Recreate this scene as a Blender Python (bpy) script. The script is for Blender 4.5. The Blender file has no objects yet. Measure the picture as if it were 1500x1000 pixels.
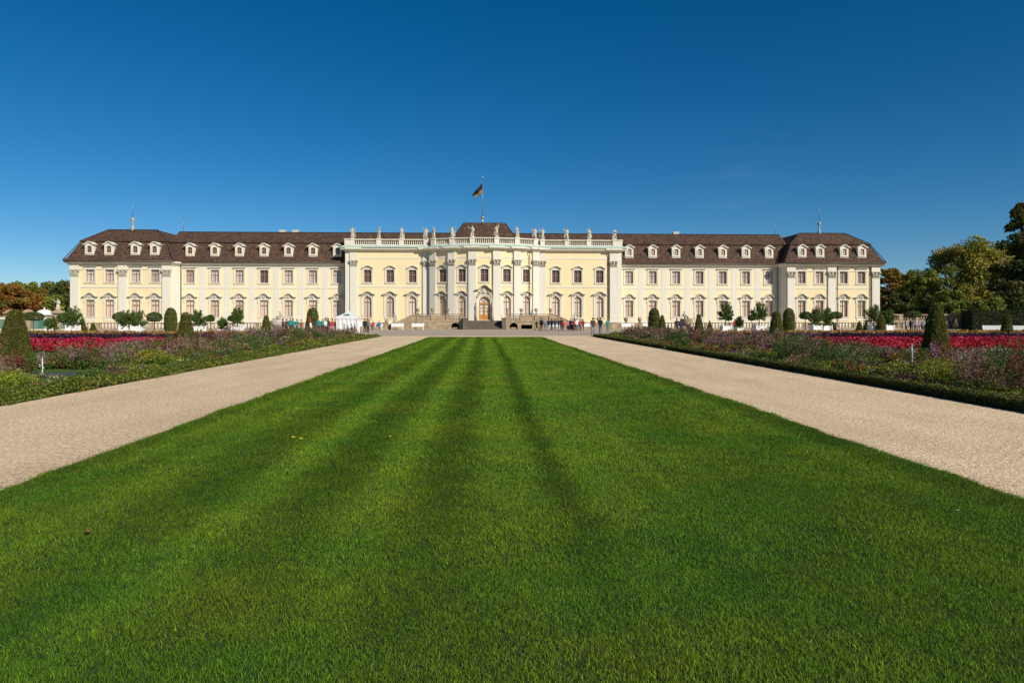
import bpy, bmesh, math, random
import numpy as np
from mathutils import Vector, Matrix
from mathutils.geometry import tessellate_polygon

random.seed(7)
RNG = np.random.default_rng(11)
R = math.radians
scene = bpy.context.scene
COL = scene.collection

# ------------------------------------------------------------------ camera
EYE = 1.85
YAW = R(2.303)
cam_d = bpy.data.cameras.new('camera')
cam = bpy.data.objects.new('camera', cam_d)
COL.objects.link(cam)
cam.location = (0, 0, EYE)
cam.rotation_euler = (R(90), 0, -YAW)
cam_d.sensor_width = 36
cam_d.lens = 24
cam_d.shift_y = -35 / 1500
cam_d.clip_start = 0.1
cam_d.clip_end = 4000
scene.camera = cam


def gx(px, Y):
    """world X of the spot that stands Y metres down the axis and px across the survey photo"""
    return Y * math.tan(math.atan((px - 750) / 1000) + YAW)


# ------------------------------------------------------------------ light
SUN_EL, SUN_AZ = R(31), R(140)
world = bpy.data.worlds.new("World")
scene.world = world
world.use_nodes = True
nt = world.node_tree
sky = nt.nodes.new('ShaderNodeTexSky')
sky.sky_type = 'NISHITA'
sky.sun_disc = False
sky.sun_elevation = SUN_EL
sky.sun_rotation = SUN_AZ
sky.altitude = 1500
sky.air_density = 0.95
sky.dust_density = 0.15
sky.ozone_density = 5.0
bg = nt.nodes['Background']
bg.inputs['Strength'].default_value = 0.075
hsv = nt.nodes.new('ShaderNodeHueSaturation')
hsv.inputs['Hue'].default_value = 0.495
hsv.inputs['Saturation'].default_value = 1.30
hsv.inputs['Value'].default_value = 1.0
nt.links.new(sky.outputs[0], hsv.inputs['Color'])
# one very thin wisp of cloud low over the right wing
tc = nt.nodes.new('ShaderNodeTexCoord')
wm = nt.nodes.new('ShaderNodeMapping')
wm.inputs['Rotation'].default_value = (0, R(-12), 0)
wm.inputs['Scale'].default_value = (7, 7, 46)
nt.links.new(tc.outputs['Generated'], wm.inputs['Vector'])
wn = nt.nodes.new('ShaderNodeTexNoise')
wn.inputs['Scale'].default_value = 1.6
wn.inputs['Detail'].default_value = 5
nt.links.new(wm.outputs[0], wn.inputs['Vector'])
wr = nt.nodes.new('ShaderNodeMapRange')
wr.inputs['From Min'].default_value = 0.48
wr.inputs['From Max'].default_value = 0.75
nt.links.new(wn.outputs[0], wr.inputs['Value'])
dv = nt.nodes.new('ShaderNodeVectorMath')
dv.operation = 'DISTANCE'
dv.inputs[1].default_value = Vector((0.35, 0.92, 0.172)).normalized()
nt.links.new(tc.outputs['Generated'], dv.inputs[0])
wd = nt.nodes.new('ShaderNodeMapRange')
wd.inputs['From Min'].default_value = 0.02
wd.inputs['From Max'].default_value = 0.10
wd.inputs['To Min'].default_value = 0.035
wd.inputs['To Max'].default_value = 0.0
nt.links.new(dv.outputs['Value'], wd.inputs['Value'])
wf = nt.nodes.new('ShaderNodeMath')
wf.operation = 'MULTIPLY'
nt.links.new(wr.outputs[0], wf.inputs[0])
nt.links.new(wd.outputs[0], wf.inputs[1])
wx = nt.nodes.new('ShaderNodeMix')
wx.data_type = 'RGBA'
wx.inputs['B'].default_value = (8.5, 9.0, 9.6, 1)
nt.links.new(wf.outputs[0], wx.inputs['Factor'])
nt.links.new(hsv.outputs[0], wx.inputs['A'])
nt.links.new(wx.outputs['Result'], bg.inputs['Color'])
sd = bpy.data.lights.new('sun', 'SUN')
sd.energy = 4.9
sd.angle = R(0.5)
sd.color = (1.0, 0.925, 0.80)
sun = bpy.data.objects.new('sun', sd)
COL.objects.link(sun)
sv = Vector((math.sin(SUN_AZ) * math.cos(SUN_EL), math.cos(SUN_AZ) * math.cos(SUN_EL), math.sin(SUN_EL)))
sun.rotation_euler = sv.to_track_quat('Z', 'Y').to_euler()
sun.location = sv * 200
vs = scene.view_settings
vs.view_transform = 'Standard'
vs.look = 'None'
vs.gamma = 1
vs.exposure = 0.06
vs.use_curve_mapping = False
scene.cycles.use_denoising = True
scene.cycles.max_bounces = 5
scene.cycles.transparent_max_bounces = 4


# ------------------------------------------------------------------ materials
MATS = {}


def mat(name, col, rough=0.8, var=0.0, scale=3.0, col2=None, bump=0.0, bscale=30.0, spec=0.3, metal=0.0, objrand=0.0, stretch=(1, 1, 1), fine=0.0, fscale=40.0):
    m = bpy.data.materials.new(name)
    m.use_nodes = True
    n = m.node_tree.nodes
    l = m.node_tree.links
    b = n['Principled BSDF']
    b.inputs['Roughness'].default_value = rough
    b.inputs['Specular IOR Level'].default_value = spec
    b.inputs['Metallic'].default_value = metal
    geo = n.new('ShaderNodeNewGeometry')
    mp = n.new('ShaderNodeMapping')
    mp.inputs['Scale'].default_value = stretch
    l.new(geo.outputs['Position'], mp.inputs['Vector'])
    if col2 is None:
        col2 = tuple(c * (1 - var) for c in col)
    mix = n.new('ShaderNodeMix')
    mix.data_type = 'RGBA'
    mix.inputs['A'].default_value = (*col, 1)
    mix.inputs['B'].default_value = (*col2, 1)
    no = n.new('ShaderNodeTexNoise')
    no.inputs['Scale'].default_value = scale
    no.inputs['Detail'].default_value = 6
    no.inputs['Roughness'].default_value = 0.65
    l.new(mp.outputs[0], no.inputs['Vector'])
    ramp = n.new('ShaderNodeMapRange')
    ramp.inputs['From Min'].default_value = 0.35
    ramp.inputs['From Max'].default_value = 0.68
    l.new(no.outputs[0], ramp.inputs['Value'])
    l.new(ramp.outputs[0], mix.inputs['Factor'])
    out = mix.outputs['Result']
    if fine:
        n2 = n.new('ShaderNodeTexNoise')
        n2.inputs['Scale'].default_value = fscale
        n2.inputs['Detail'].default_value = 3
        l.new(mp.outputs[0], n2.inputs['Vector'])
        mr = n.new('ShaderNodeMapRange')
        mr.inputs['From Min'].default_value = 0.3
        mr.inputs['From Max'].default_value = 0.7
        mr.inputs['To Min'].default_value = 1 - fine
        mr.inputs['To Max'].default_value = 1 + fine
        l.new(n2.outputs[0], mr.inputs['Value'])
        mu = n.new('ShaderNodeMix')
        mu.data_type = 'RGBA'
        mu.blend_type = 'MULTIPLY'
        mu.inputs['Factor'].default_value = 1
        l.new(out, mu.inputs['A'])
        l.new(mr.outputs[0], mu.inputs['B'])
        out = mu.outputs['Result']
    if objrand:
        oi = n.new('ShaderNodeObjectInfo')
        mr = n.new('ShaderNodeMapRange')
        mr.inputs['To Min'].default_value = 1 - objrand
        mr.inputs['To Max'].default_value = 1 + objrand * 0.4
        l.new(oi.outputs['Random'], mr.inputs['Value'])
        mu = n.new('ShaderNodeMix')
        mu.data_type = 'RGBA'
        mu.blend_type = 'MULTIPLY'
        mu.inputs['Factor'].default_value = 1
        l.new(out, mu.inputs['A'])
        l.new(mr.outputs[0], mu.inputs['B'])
        out = mu.outputs['Result']
    l.new(out, b.inputs['Base Color'])
    if bump:
        bn = n.new('ShaderNodeTexNoise')
        bn.inputs['Scale'].default_value = bscale
        bn.inputs['Detail'].default_value = 5
        l.new(mp.outputs[0], bn.inputs['Vector'])
        bp = n.new('ShaderNodeBump')
        bp.inputs['Strength'].default_value = bump
        bp.inputs['Distance'].default_value = 0.05
        l.new(bn.outputs[0], bp.inputs['Height'])
        l.new(bp.outputs[0], b.inputs['Normal'])
    MATS[name] = m
    return m


def leafmat(name, trans=0.25, rough=0.6, spec=0.2):
    m = bpy.data.materials.new(name)
    m.use_nodes = True
    n = m.node_tree.nodes
    l = m.node_tree.links
    b = n['Principled BSDF']
    b.inputs['Roughness'].default_value = rough
    b.inputs['Specular IOR Level'].default_value = spec
    at = n.new('ShaderNodeAttribute')
    at.attribute_name = 'tint'
    l.new(at.outputs['Color'], b.inputs['Base Color'])
    tr = n.new('ShaderNodeBsdfTranslucent')
    l.new(at.outputs['Color'], tr.inputs['Color'])
    mx = n.new('ShaderNodeMixShader')
    mx.inputs[0].default_value = trans
    l.new(b.outputs[0], mx.inputs[1])
    l.new(tr.outputs[0], mx.inputs[2])
    l.new(mx.outputs[0], n['Material Output'].inputs['Surface'])
    MATS[name] = m
    return m


leafmat('leaf', 0.25)
leafmat('grass_blade', 0.22, 0.7, 0.08)
leafmat('pebble', 0.0, 0.9)
mat('plaster_yellow', (0.81, 0.672, 0.405), 0.9, 0.0, 0.35, (0.755, 0.625, 0.375), stretch=(1, 1, 0.25))
mat('plaster_pale', (0.81, 0.695, 0.46), 0.9, 0.0, 0.3, (0.76, 0.65, 0.43), stretch=(1, 1, 0.25))
mat('pilaster_white', (0.71, 0.675, 0.575), 0.85, 0.08, 0.9, None, stretch=(1, 1, 0.2))
mat('trim_white', (0.73, 0.68, 0.555), 0.85, 0.12, 1.2, None, stretch=(1, 1, 0.5))
mat('relief_stone', (0.56, 0.52, 0.43), 0.85, 0.3, 3.0, None, 0.3, 12)
mat('statue_stone', (0.62, 0.57, 0.47), 0.9, 0.55, 2.5, (0.30, 0.27, 0.22), 0.4, 14)
mat('terrace_stone', (0.44, 0.335, 0.21), 0.9, 0.0, 1.1, (0.24, 0.18, 0.115), 0.3, 8, fine=0.15, fscale=5)
mat('dark_stone', (0.17, 0.15, 0.12), 0.9, 0.4, 1.5, None, 0.3, 8, fine=0.15, fscale=6)
mat('step_stone', (0.15, 0.125, 0.088), 0.9, 0.35, 1.5, None, 0.2, 8, fine=0.15, fscale=6)
mat('coping_stone', (0.20, 0.16, 0.12), 0.9, 0.4, 1.5, None, 0.2, 10)
mat('copper_green', (0.42, 0.55, 0.47), 0.7, 0.25, 1.5, None, 0.05, 10)
mat('roof_tile', (0.105, 0.060, 0.040), 0.85, 0.0, 0.9, (0.060, 0.038, 0.029), 0.4, 9, spec=0.15, fine=0.6, fscale=3.2)
mat('roof_lead', (0.045, 0.043, 0.040), 0.9, 0.3, 2)
mat('window_wood', (0.42, 0.235, 0.11), 0.6, 0.2, 3)
mat('window_wood_upper', (0.33, 0.20, 0.13), 0.6, 0.2, 3)
mat('door_wood', (0.48, 0.24, 0.07), 0.5, 0.25, 4, stretch=(6, 6, 1))
mat('pane_cream', (0.80, 0.74, 0.66), 0.12, 0.22, 2.5, spec=0.5, objrand=0.25)
mat('pane_grey', (0.72, 0.65, 0.61), 0.12, 0.3, 2.0, spec=0.5, objrand=0.42)
mat('pane_dark', (0.10, 0.065, 0.07), 0.1, 0.35, 2.5, spec=0.5)
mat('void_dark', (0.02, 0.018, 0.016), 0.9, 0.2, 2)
mat('pipe_metal', (0.13, 0.11, 0.09), 0.5, 0.2, 3, metal=0.3)
mat('rod_metal', (0.30, 0.30, 0.30), 0.4, 0.2, 3, metal=0.6)
mat('gold', (0.62, 0.42, 0.12), 0.35, 0.1, 3, metal=0.8)
mat('verdigris', (0.30, 0.42, 0.34), 0.6, 0.2, 3)
mat('gilt_stone', (0.50, 0.40, 0.27), 0.8, 0.25, 3)
mat('flag_black', (0.015, 0.015, 0.015), 0.8, 0.1, 3)
mat('flag_yellow', (0.30, 0.165, 0.03), 0.8, 0.1, 3)  # yellow browned: shade on the hanging cloth is painted in
mat('bark', (0.10, 0.075, 0.05), 0.9, 0.4, 6, None, 0.5, 12)
mat('white_paint', (0.80, 0.79, 0.76), 0.5, 0.06, 4)
mat('tent_fabric', (0.72, 0.72, 0.72), 0.8, 0.05, 1.5)
mat('tent_emblem', (0.12, 0.32, 0.22), 0.8, 0.1, 3)
mat('trellis_green', (0.12, 0.30, 0.22), 0.6, 0.25, 2)
mat('hut_roof', (0.07, 0.055, 0.045), 0.8, 0.3, 3)
mat('soil', (0.055, 0.042, 0.03), 0.95, 0.4, 4, None, 0.5, 20)
mat('wet_stone', (0.10, 0.10, 0.105), 0.4, 0.3, 3)
mat('kerb_tan', (0.50, 0.40, 0.28), 0.9, 0.25, 3)
mat('water_still', (0.03, 0.04, 0.05), 0.08, 0.1, 3, spec=0.6)
mat('water_spray', (0.86, 0.88, 0.90), 0.2, 0.03, 3, spec=0.5)
mat('gravel', (0.82, 0.63, 0.405), 0.95, 0.0, 0.75, (0.66, 0.49, 0.305), 0.5, 50, spec=0.05, fine=0.34, fscale=28, stretch=(1, 0.35, 1))
mat('pavement', (0.47, 0.39, 0.30), 0.95, 0.0, 0.25, (0.41, 0.335, 0.255), 0.3, 40, spec=0.1, fine=0.10, fscale=12)
mat('meadow', (0.075, 0.115, 0.025), 0.95, 0.0, 1.2, (0.05, 0.09, 0.018), 0.4, 30, fine=0.3, fscale=25)
mat('lawn_base', (0.026, 0.050, 0.006), 0.95, 0.0, 2.0, (0.020, 0.038, 0.005), 0.6, 60, fine=0.35, fscale=45)
mat('skin', (0.52, 0.33, 0.24), 0.6, 0.05, 5)
mat('shoe', (0.03, 0.025, 0.02), 0.6, 0.1, 5)
mat('hair_dark', (0.025, 0.018, 0.012), 0.6, 0.2, 8)
mat('hair_fair', (0.30, 0.20, 0.10), 0.6, 0.2, 8)
mat('hair_grey', (0.35, 0.33, 0.31), 0.6, 0.2, 8)
CLOTH = dict(black=(0.018, 0.018, 0.02), navy=(0.025, 0.035, 0.08), brown=(0.085, 0.05, 0.032), teal=(0.03, 0.22, 0.20), red=(0.50, 0.035, 0.04),
             white=(0.75, 0.74, 0.72), grey=(0.22, 0.22, 0.23), denim=(0.10, 0.15, 0.26), lightblue=(0.30, 0.45, 0.58), khaki=(0.30, 0.24, 0.15), pink=(0.55, 0.20, 0.28), blue=(0.05, 0.13, 0.38))
for k_, c_ in CLOTH.items():
    mat('cloth_' + k_, c_, 0.85, 0.2, 9)


# ------------------------------------------------------------------ mesh building
class MB:
    def __init__(self):
        self.v, self.f, self.m, self.s = [], [], [], []

    def add(self, vs, fs, mi=0, smooth=False):
        o = len(self.v)
        self.v += [tuple(p) for p in vs]
        for f in fs:
            self.f.append([o + i for i in f])
            self.m.append(mi)
            self.s.append(smooth)
        return self

    def box(self, x0, x1, y0, y1, z0, z1, mi=0):
        v = [(x0, y0, z0), (x1, y0, z0), (x1, y1, z0), (x0, y1, z0), (x0, y0, z1), (x1, y0, z1), (x1, y1, z1), (x0, y1, z1)]
        return self.add(v, [(0, 3, 2, 1), (4, 5, 6, 7), (0, 1, 5, 4), (1, 2, 6, 5), (2, 3, 7, 6), (3, 0, 4, 7)], mi)

    def bar(self, p0, p1, hw, hh, mi=0):
        """square bar between two points"""
        p0, p1 = Vector(p0), Vector(p1)
        d = (p1 - p0).normalized()
        up = Vector((0, 0, 1)) if abs(d.z) < 0.9 else Vector((0, 1, 0))
        a = d.cross(up).normalized() * hw
        b = a.cross(d).normalized() * hh
        v = [p0 - a - b, p0 + a - b, p0 + a + b, p0 - a + b, p1 - a - b, p1 + a - b, p1 + a + b, p1 - a + b]
        return self.add(v, [(0, 3, 2, 1), (4, 5, 6, 7), (0, 1, 5, 4), (1, 2, 6, 5), (2, 3, 7, 6), (3, 0, 4, 7)], mi)

    def prism(self, poly, y0, y1, mi=0):
        """closed outline in x,z extruded along y"""
        n = len(poly)
        v = [(x, y0, z) for x, z in poly] + [(x, y1, z) for x, z in poly]
        tri = tessellate_polygon([[Vector((x, z, 0)) for x, z in poly]])
        f = [tuple(t) for t in tri] + [tuple(n + i for i in t[::-1]) for t in tri]
        f += [(i, (i + 1) % n, n + (i + 1) % n, n + i) for i in range(n)]
        return self.add(v, f, mi)

    def ring(self, inner, outer, y0, y1, mi=0, closed=True):
        """band between two outlines of equal length, from y0 (front) to y1"""
        n = len(inner)
        v = [(x, y0, z) for x, z in inner] + [(x, y0, z) for x, z in outer] + [(x, y1, z) for x, z in inner] + [(x, y1, z) for x, z in outer]
        f = []
        for i in range(n if closed else n - 1):
            j = (i + 1) % n
            f += [(i, j, n + j, n + i), (2 * n + i, 2 * n + j, j, i), (n + i, n + j, 3 * n + j, 3 * n + i), (2 * n + i, 3 * n + i, 3 * n + j, 2 * n + j)]
        if not closed:
            f += [(0, n, 3 * n, 2 * n), (n - 1, 2 * n - 1, 4 * n - 1, 3 * n - 1)]
        return self.add(v, f, mi)

    def strip(self, path, th, y0, y1, mi=0):
        """a moulding: path in x,z with thickness th downwards"""
        up = list(path)
        lo = []
        for i, (x, z) in enumerate(path):
            a = path[max(i - 1, 0)]
            b = path[min(i + 1, len(path) - 1)]
            dx, dz = b[0] - a[0], b[1] - a[1]
            L = math.hypot(dx, dz) or 1
            lo.append((x + dz / L * th, z - dx / L * th))
        return self.ring(up, lo, y0, y1, mi, closed=False)

    def lathe(self, prof, n=16, c=(0, 0, 0), mi=0, smooth=True, sx=1.0, sy=1.0):
        v, f = [], []
        for r, z in prof:
            for k in range(n):
                a = 2 * math.pi * k / n
                v.append((c[0] + r * math.cos(a) * sx, c[1] + r * math.sin(a) * sy, c[2] + z))
        for i in range(len(prof) - 1):
            for k in range(n):
                k2 = (k + 1) % n
                f.append((i * n + k, i * n + k2, (i + 1) * n + k2, (i + 1) * n + k))
        if prof[0][0] > 1e-4:
            f.append(tuple(range(n))[::-1])
        if prof[-1][0] > 1e-4:
            f.append(tuple((len(prof) - 1) * n + k for k in range(n)))
        return self.add(v, f, mi, smooth)

    def tube(self, pts, rads, n=8, mi=0):
        v, f = [], []
        pts = [Vector(p) for p in pts]
        for i, p in enumerate(pts):
            d = (pts[min(i + 1, len(pts) - 1)] - pts[max(i - 1, 0)]).normalized()
            up = Vector((0, 0, 1)) if abs(d.z) < 0.9 else Vector((0, 1, 0))
            a = d.cross(up).normalized()
            b = d.cross(a).normalized()
            for k in range(n):
                t = 2 * math.pi * k / n
                v.append(p + (a * math.cos(t) + b * math.sin(t)) * rads[i])
        for i in range(len(pts) - 1):
            for k in range(n):
                k2 = (k + 1) % n
                f.append((i * n + k, i * n + k2, (i + 1) * n + k2, (i + 1) * n + k))
        f.append(tuple(range(n))[::-1])
        f.append(tuple((len(pts) - 1) * n + k for k in range(n)))
        return self.add(v, f, mi, True)

    def ball(self, c, r, mi=0, n=10, sz=1.0):
        prof = [(max(r * math.sin(math.pi * i / 8), 1e-5), -r * sz * math.cos(math.pi * i / 8)) for i in range(9)]
        return self.lathe(prof, n, c, mi)

    def sweep_plan(self, pts, prof, mi=0):
        """profile of (out, z) carried along a plan polyline, outwards = right of travel"""
        n = len(pts)
        rows = []
        for i in range(n):
            p = Vector(pts[i])
            ds = []
            if i > 0:
                ds.append((p - Vector(pts[i - 1])).normalized())
            if i < n - 1:
                ds.append((Vector(pts[i + 1]) - p).normalized())
            ns = [Vector((d.y, -d.x)) for d in ds]
            if len(ns) == 2:
                m = ns[0] + ns[1]
                m = m.normalized() / max(0.35, m.normalized().dot(ns[0]))
            else:
                m = ns[0]
            rows.append([(p.x + m.x * o, p.y + m.y * o, z) for o, z in prof])
        k = len(prof)
        v = [q for r in rows for q in r]
        f = []
        for i in range(n - 1):
            for j in range(k):
                j2 = (j + 1) % k
                f.append((i * k + j, i * k + j2, (i + 1) * k + j2, (i + 1) * k + j))
        f.append(tuple(range(k)))
        f.append(tuple((n - 1) * k + j for j in range(k))[::-1])
        return self.add(v, f, mi)

    def data(self, name, mats, recalc=True):
        me = bpy.data.meshes.new(name)
        me.from_pydata(self.v, [], self.f)
        me.polygons.foreach_set('material_index', self.m)
        me.polygons.foreach_set('use_smooth', self.s)
        if recalc:
            bm = bmesh.new()
            bm.from_mesh(me)
            bmesh.ops.recalc_face_normals(bm, faces=bm.faces)
            bm.to_mesh(me)
            bm.free()
        for m in ([mats] if isinstance(mats, str) else mats):
            me.materials.append(MATS[m])
        me.update()
        return me


def obj(name, me, parent=None, loc=(0, 0, 0), rz=0.0):
    o = bpy.data.objects.new(name, me)
    COL.objects.link(o)
    o.location = loc
    o.rotation_euler = (0, 0, rz)
    if parent is not None:
        o.parent = parent
    return o


def tag(o, label=None, cat=None, group=None, kind=None):
    if label:
        o['label'] = label
    if cat:
        o['category'] = cat
    if group:
        o['group'] = group
    if kind:
        o['kind'] = kind
    return o


def empty(name, loc, rz=0.0):
    o = bpy.data.objects.new(name, None)
    COL.objects.link(o)
    o.location = loc
    o.rotation_euler = (0, 0, rz)
    o.empty_display_size = 0.3
    return o


def copy_tree(o, parent=None):
    c = o.copy()
    COL.objects.link(c)
    c.parent = parent
    for ch in list(o.children):
        copy_tree(ch, c)
    return c


def reslot(o, i, m):
    o.material_slots[i].link = 'OBJECT'
    o.material_slots[i].material = MATS[m]


# quads (N,4,3) with a colour each, as one mesh
def quads_data(name, Q, C, m):
    N = len(Q)
    me = bpy.data.meshes.new(name)
    me.vertices.add(N * 4)
    me.vertices.foreach_set('co', np.ascontiguousarray(Q, dtype=np.float32).ravel())
    me.loops.add(N * 4)
    me.loops.foreach_set('vertex_index', np.arange(N * 4, dtype=np.int32))
    me.polygons.add(N)
    me.polygons.foreach_set('loop_start', np.arange(0, N * 4, 4, dtype=np.int32))
    me.update(calc_edges=True)
    at = me.attributes.new('tint', 'FLOAT_COLOR', 'POINT')
    c4 = np.ones((N, 4, 4), dtype=np.float32)
    c4[:, :, :3] = np.clip(C, 0.002, 0.95)[:, None, :]
    at.data.foreach_set('color', c4.ravel())
    me.materials.append(MATS[m])
    return me


def unit(a):
    return a / np.maximum(np.linalg.norm(a, axis=1, keepdims=True), 1e-9)


def leaf_quads(P, size, aspect=0.55, nbias=None, bias=0.0, rng=RNG):
    """diamond leaves at points P, normals random, pulled towards nbias"""
    N = len(P)
    n = rng.normal(size=(N, 3))
    n = unit(n)
    if nbias is not None:
        n = unit(n * (1 - bias) + nbias * bias)
    t = unit(np.cross(n, rng.normal(size=(N, 3))))
    b = np.cross(n, t)
    s = np.broadcast_to(np.asarray(size, dtype=float), (N,))[:, None]
    return np.stack([P - t * s, P - b * s * aspect, P + t * s, P + b * s * aspect], axis=1)


def jitter(col, N, amt=0.25, rng=RNG):
    c = np.broadcast_to(np.asarray(col, dtype=float), (N, 3)).copy()
    c *= (1 + rng.normal(size=(N, 1)) * amt)
    c *= (1 + rng.normal(size=(N, 3)) * amt * 0.3)
    return np.clip(c, 0.003, 0.9)


def vnoise(x, y, scale, seed=0):
    """smooth value noise for numpy arrays, 0..1"""
    x = np.asarray(x) / scale
    y = np.asarray(y) / scale
    xi, yi = np.floor(x).astype(int), np.floor(y).astype(int)
    fx, fy = x - xi, y - yi
    fx, fy = fx * fx * (3 - 2 * fx), fy * fy * (3 - 2 * fy)

    def h(a, b):
        n = (a * 374761393 + b * 668265263 + seed * 1442695041) & 0x7fffffff
        n = ((n ^ (n >> 13)) * 1274126177) & 0x7fffffff
        return (n & 0xffff) / 65535.0
    return (h(xi, yi) * (1 - fx) + h(xi + 1, yi) * fx) * (1 - fy) + (h(xi, yi + 1) * (1 - fx) + h(xi + 1, yi + 1) * fx) * fy
# ================================================================== PALACE
PY0 = 116.0
palace = empty('palace', (0, PY0, 0))
tag(palace, 'long yellow and white baroque palace with brown mansard roofs and a bowed centre', 'palace')


def pp(name, me, x=0.0, Y=PY0, z=0.0, rz=0.0, parent=None):
    if parent is None:
        return obj(name, me, palace, (x, Y - PY0, z), rz)
    return obj(name, me, parent, (x, Y, z), rz)


def rect_poly(cx, w, z0, z1):
    return [(cx - w / 2, z0), (cx + w / 2, z0), (cx + w / 2, z1), (cx - w / 2, z1)]


def arch_poly(cx, w, z0, zs, rise, n=12):
    p = [(cx - w / 2, z0), (cx + w / 2, z0)]
    for i in range(n + 1):
        t = math.pi * i / n
        p.append((cx + w / 2 * math.cos(t), zs + rise * math.sin(t)))
    return p


def outset(poly, d, cx, zc):
    """outline pushed out by about d"""
    out = []
    n = len(poly)
    for i in range(n):
        a, b, c = Vector(poly[i - 1]), Vector(poly[i]), Vector(poly[(i + 1) % n])
        e1 = (b - a)
        e2 = (c - b)
        e1 = e1.normalized() if e1.length > 1e-6 else e2.normalized()
        e2 = e2.normalized() if e2.length > 1e-6 else e1
        n1, n2 = Vector((e1.y, -e1.x)), Vector((e2.y, -e2.x))
        m = n1 + n2
        m = m.normalized()
        k = d / max(0.4, m.dot(n1))
        out.append((b.x + m.x * k, b.y + m.y * k))
    return out


def wall_mesh(x0, x1, z0, z1, holes, reveal=0.42):
    mb = MB()
    outer = [(x0, z0), (x1, z0), (x1, z1), (x0, z1)]
    loops = [outer] + holes
    flat = [p for lp in loops for p in lp]
    tri = tessellate_polygon([[Vector((x, z, 0)) for x, z in lp] for lp in loops])
    mb.add([(x, 0, z) for x, z in flat], [tuple(t) for t in tri])
    for h in holes:
        n = len(h)
        mb.add([(x, 0, z) for x, z in h] + [(x, reveal, z) for x, z in h], [(i, (i + 1) % n, n + (i + 1) % n, n + i) for i in range(n)])
    return mb


def bars_in(mb, poly, w, z0, ztop, cols, rows, y0, y1, t, zs=None, rise=0.0, cx=0.0):
    def top(x):
        if zs is None:
            return ztop
        k = max(0.0, 1 - (2 * (x - cx) / w) ** 2)
        return zs + rise * math.sqrt(k)
    for i in range(1, cols):
        x = cx - w / 2 + w * i / cols
        mb.box(x - t / 2, x + t / 2, y0, y1, z0, top(x) - 0.02)
    H = (zs if zs else ztop) - z0
    for j in range(1, rows):
        z = z0 + H * j / rows
        mb.box(cx - w / 2 + 0.02, cx + w / 2 - 0.02, y0 + 0.004, y1 - 0.004, z - t / 2, z + t / 2)


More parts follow.
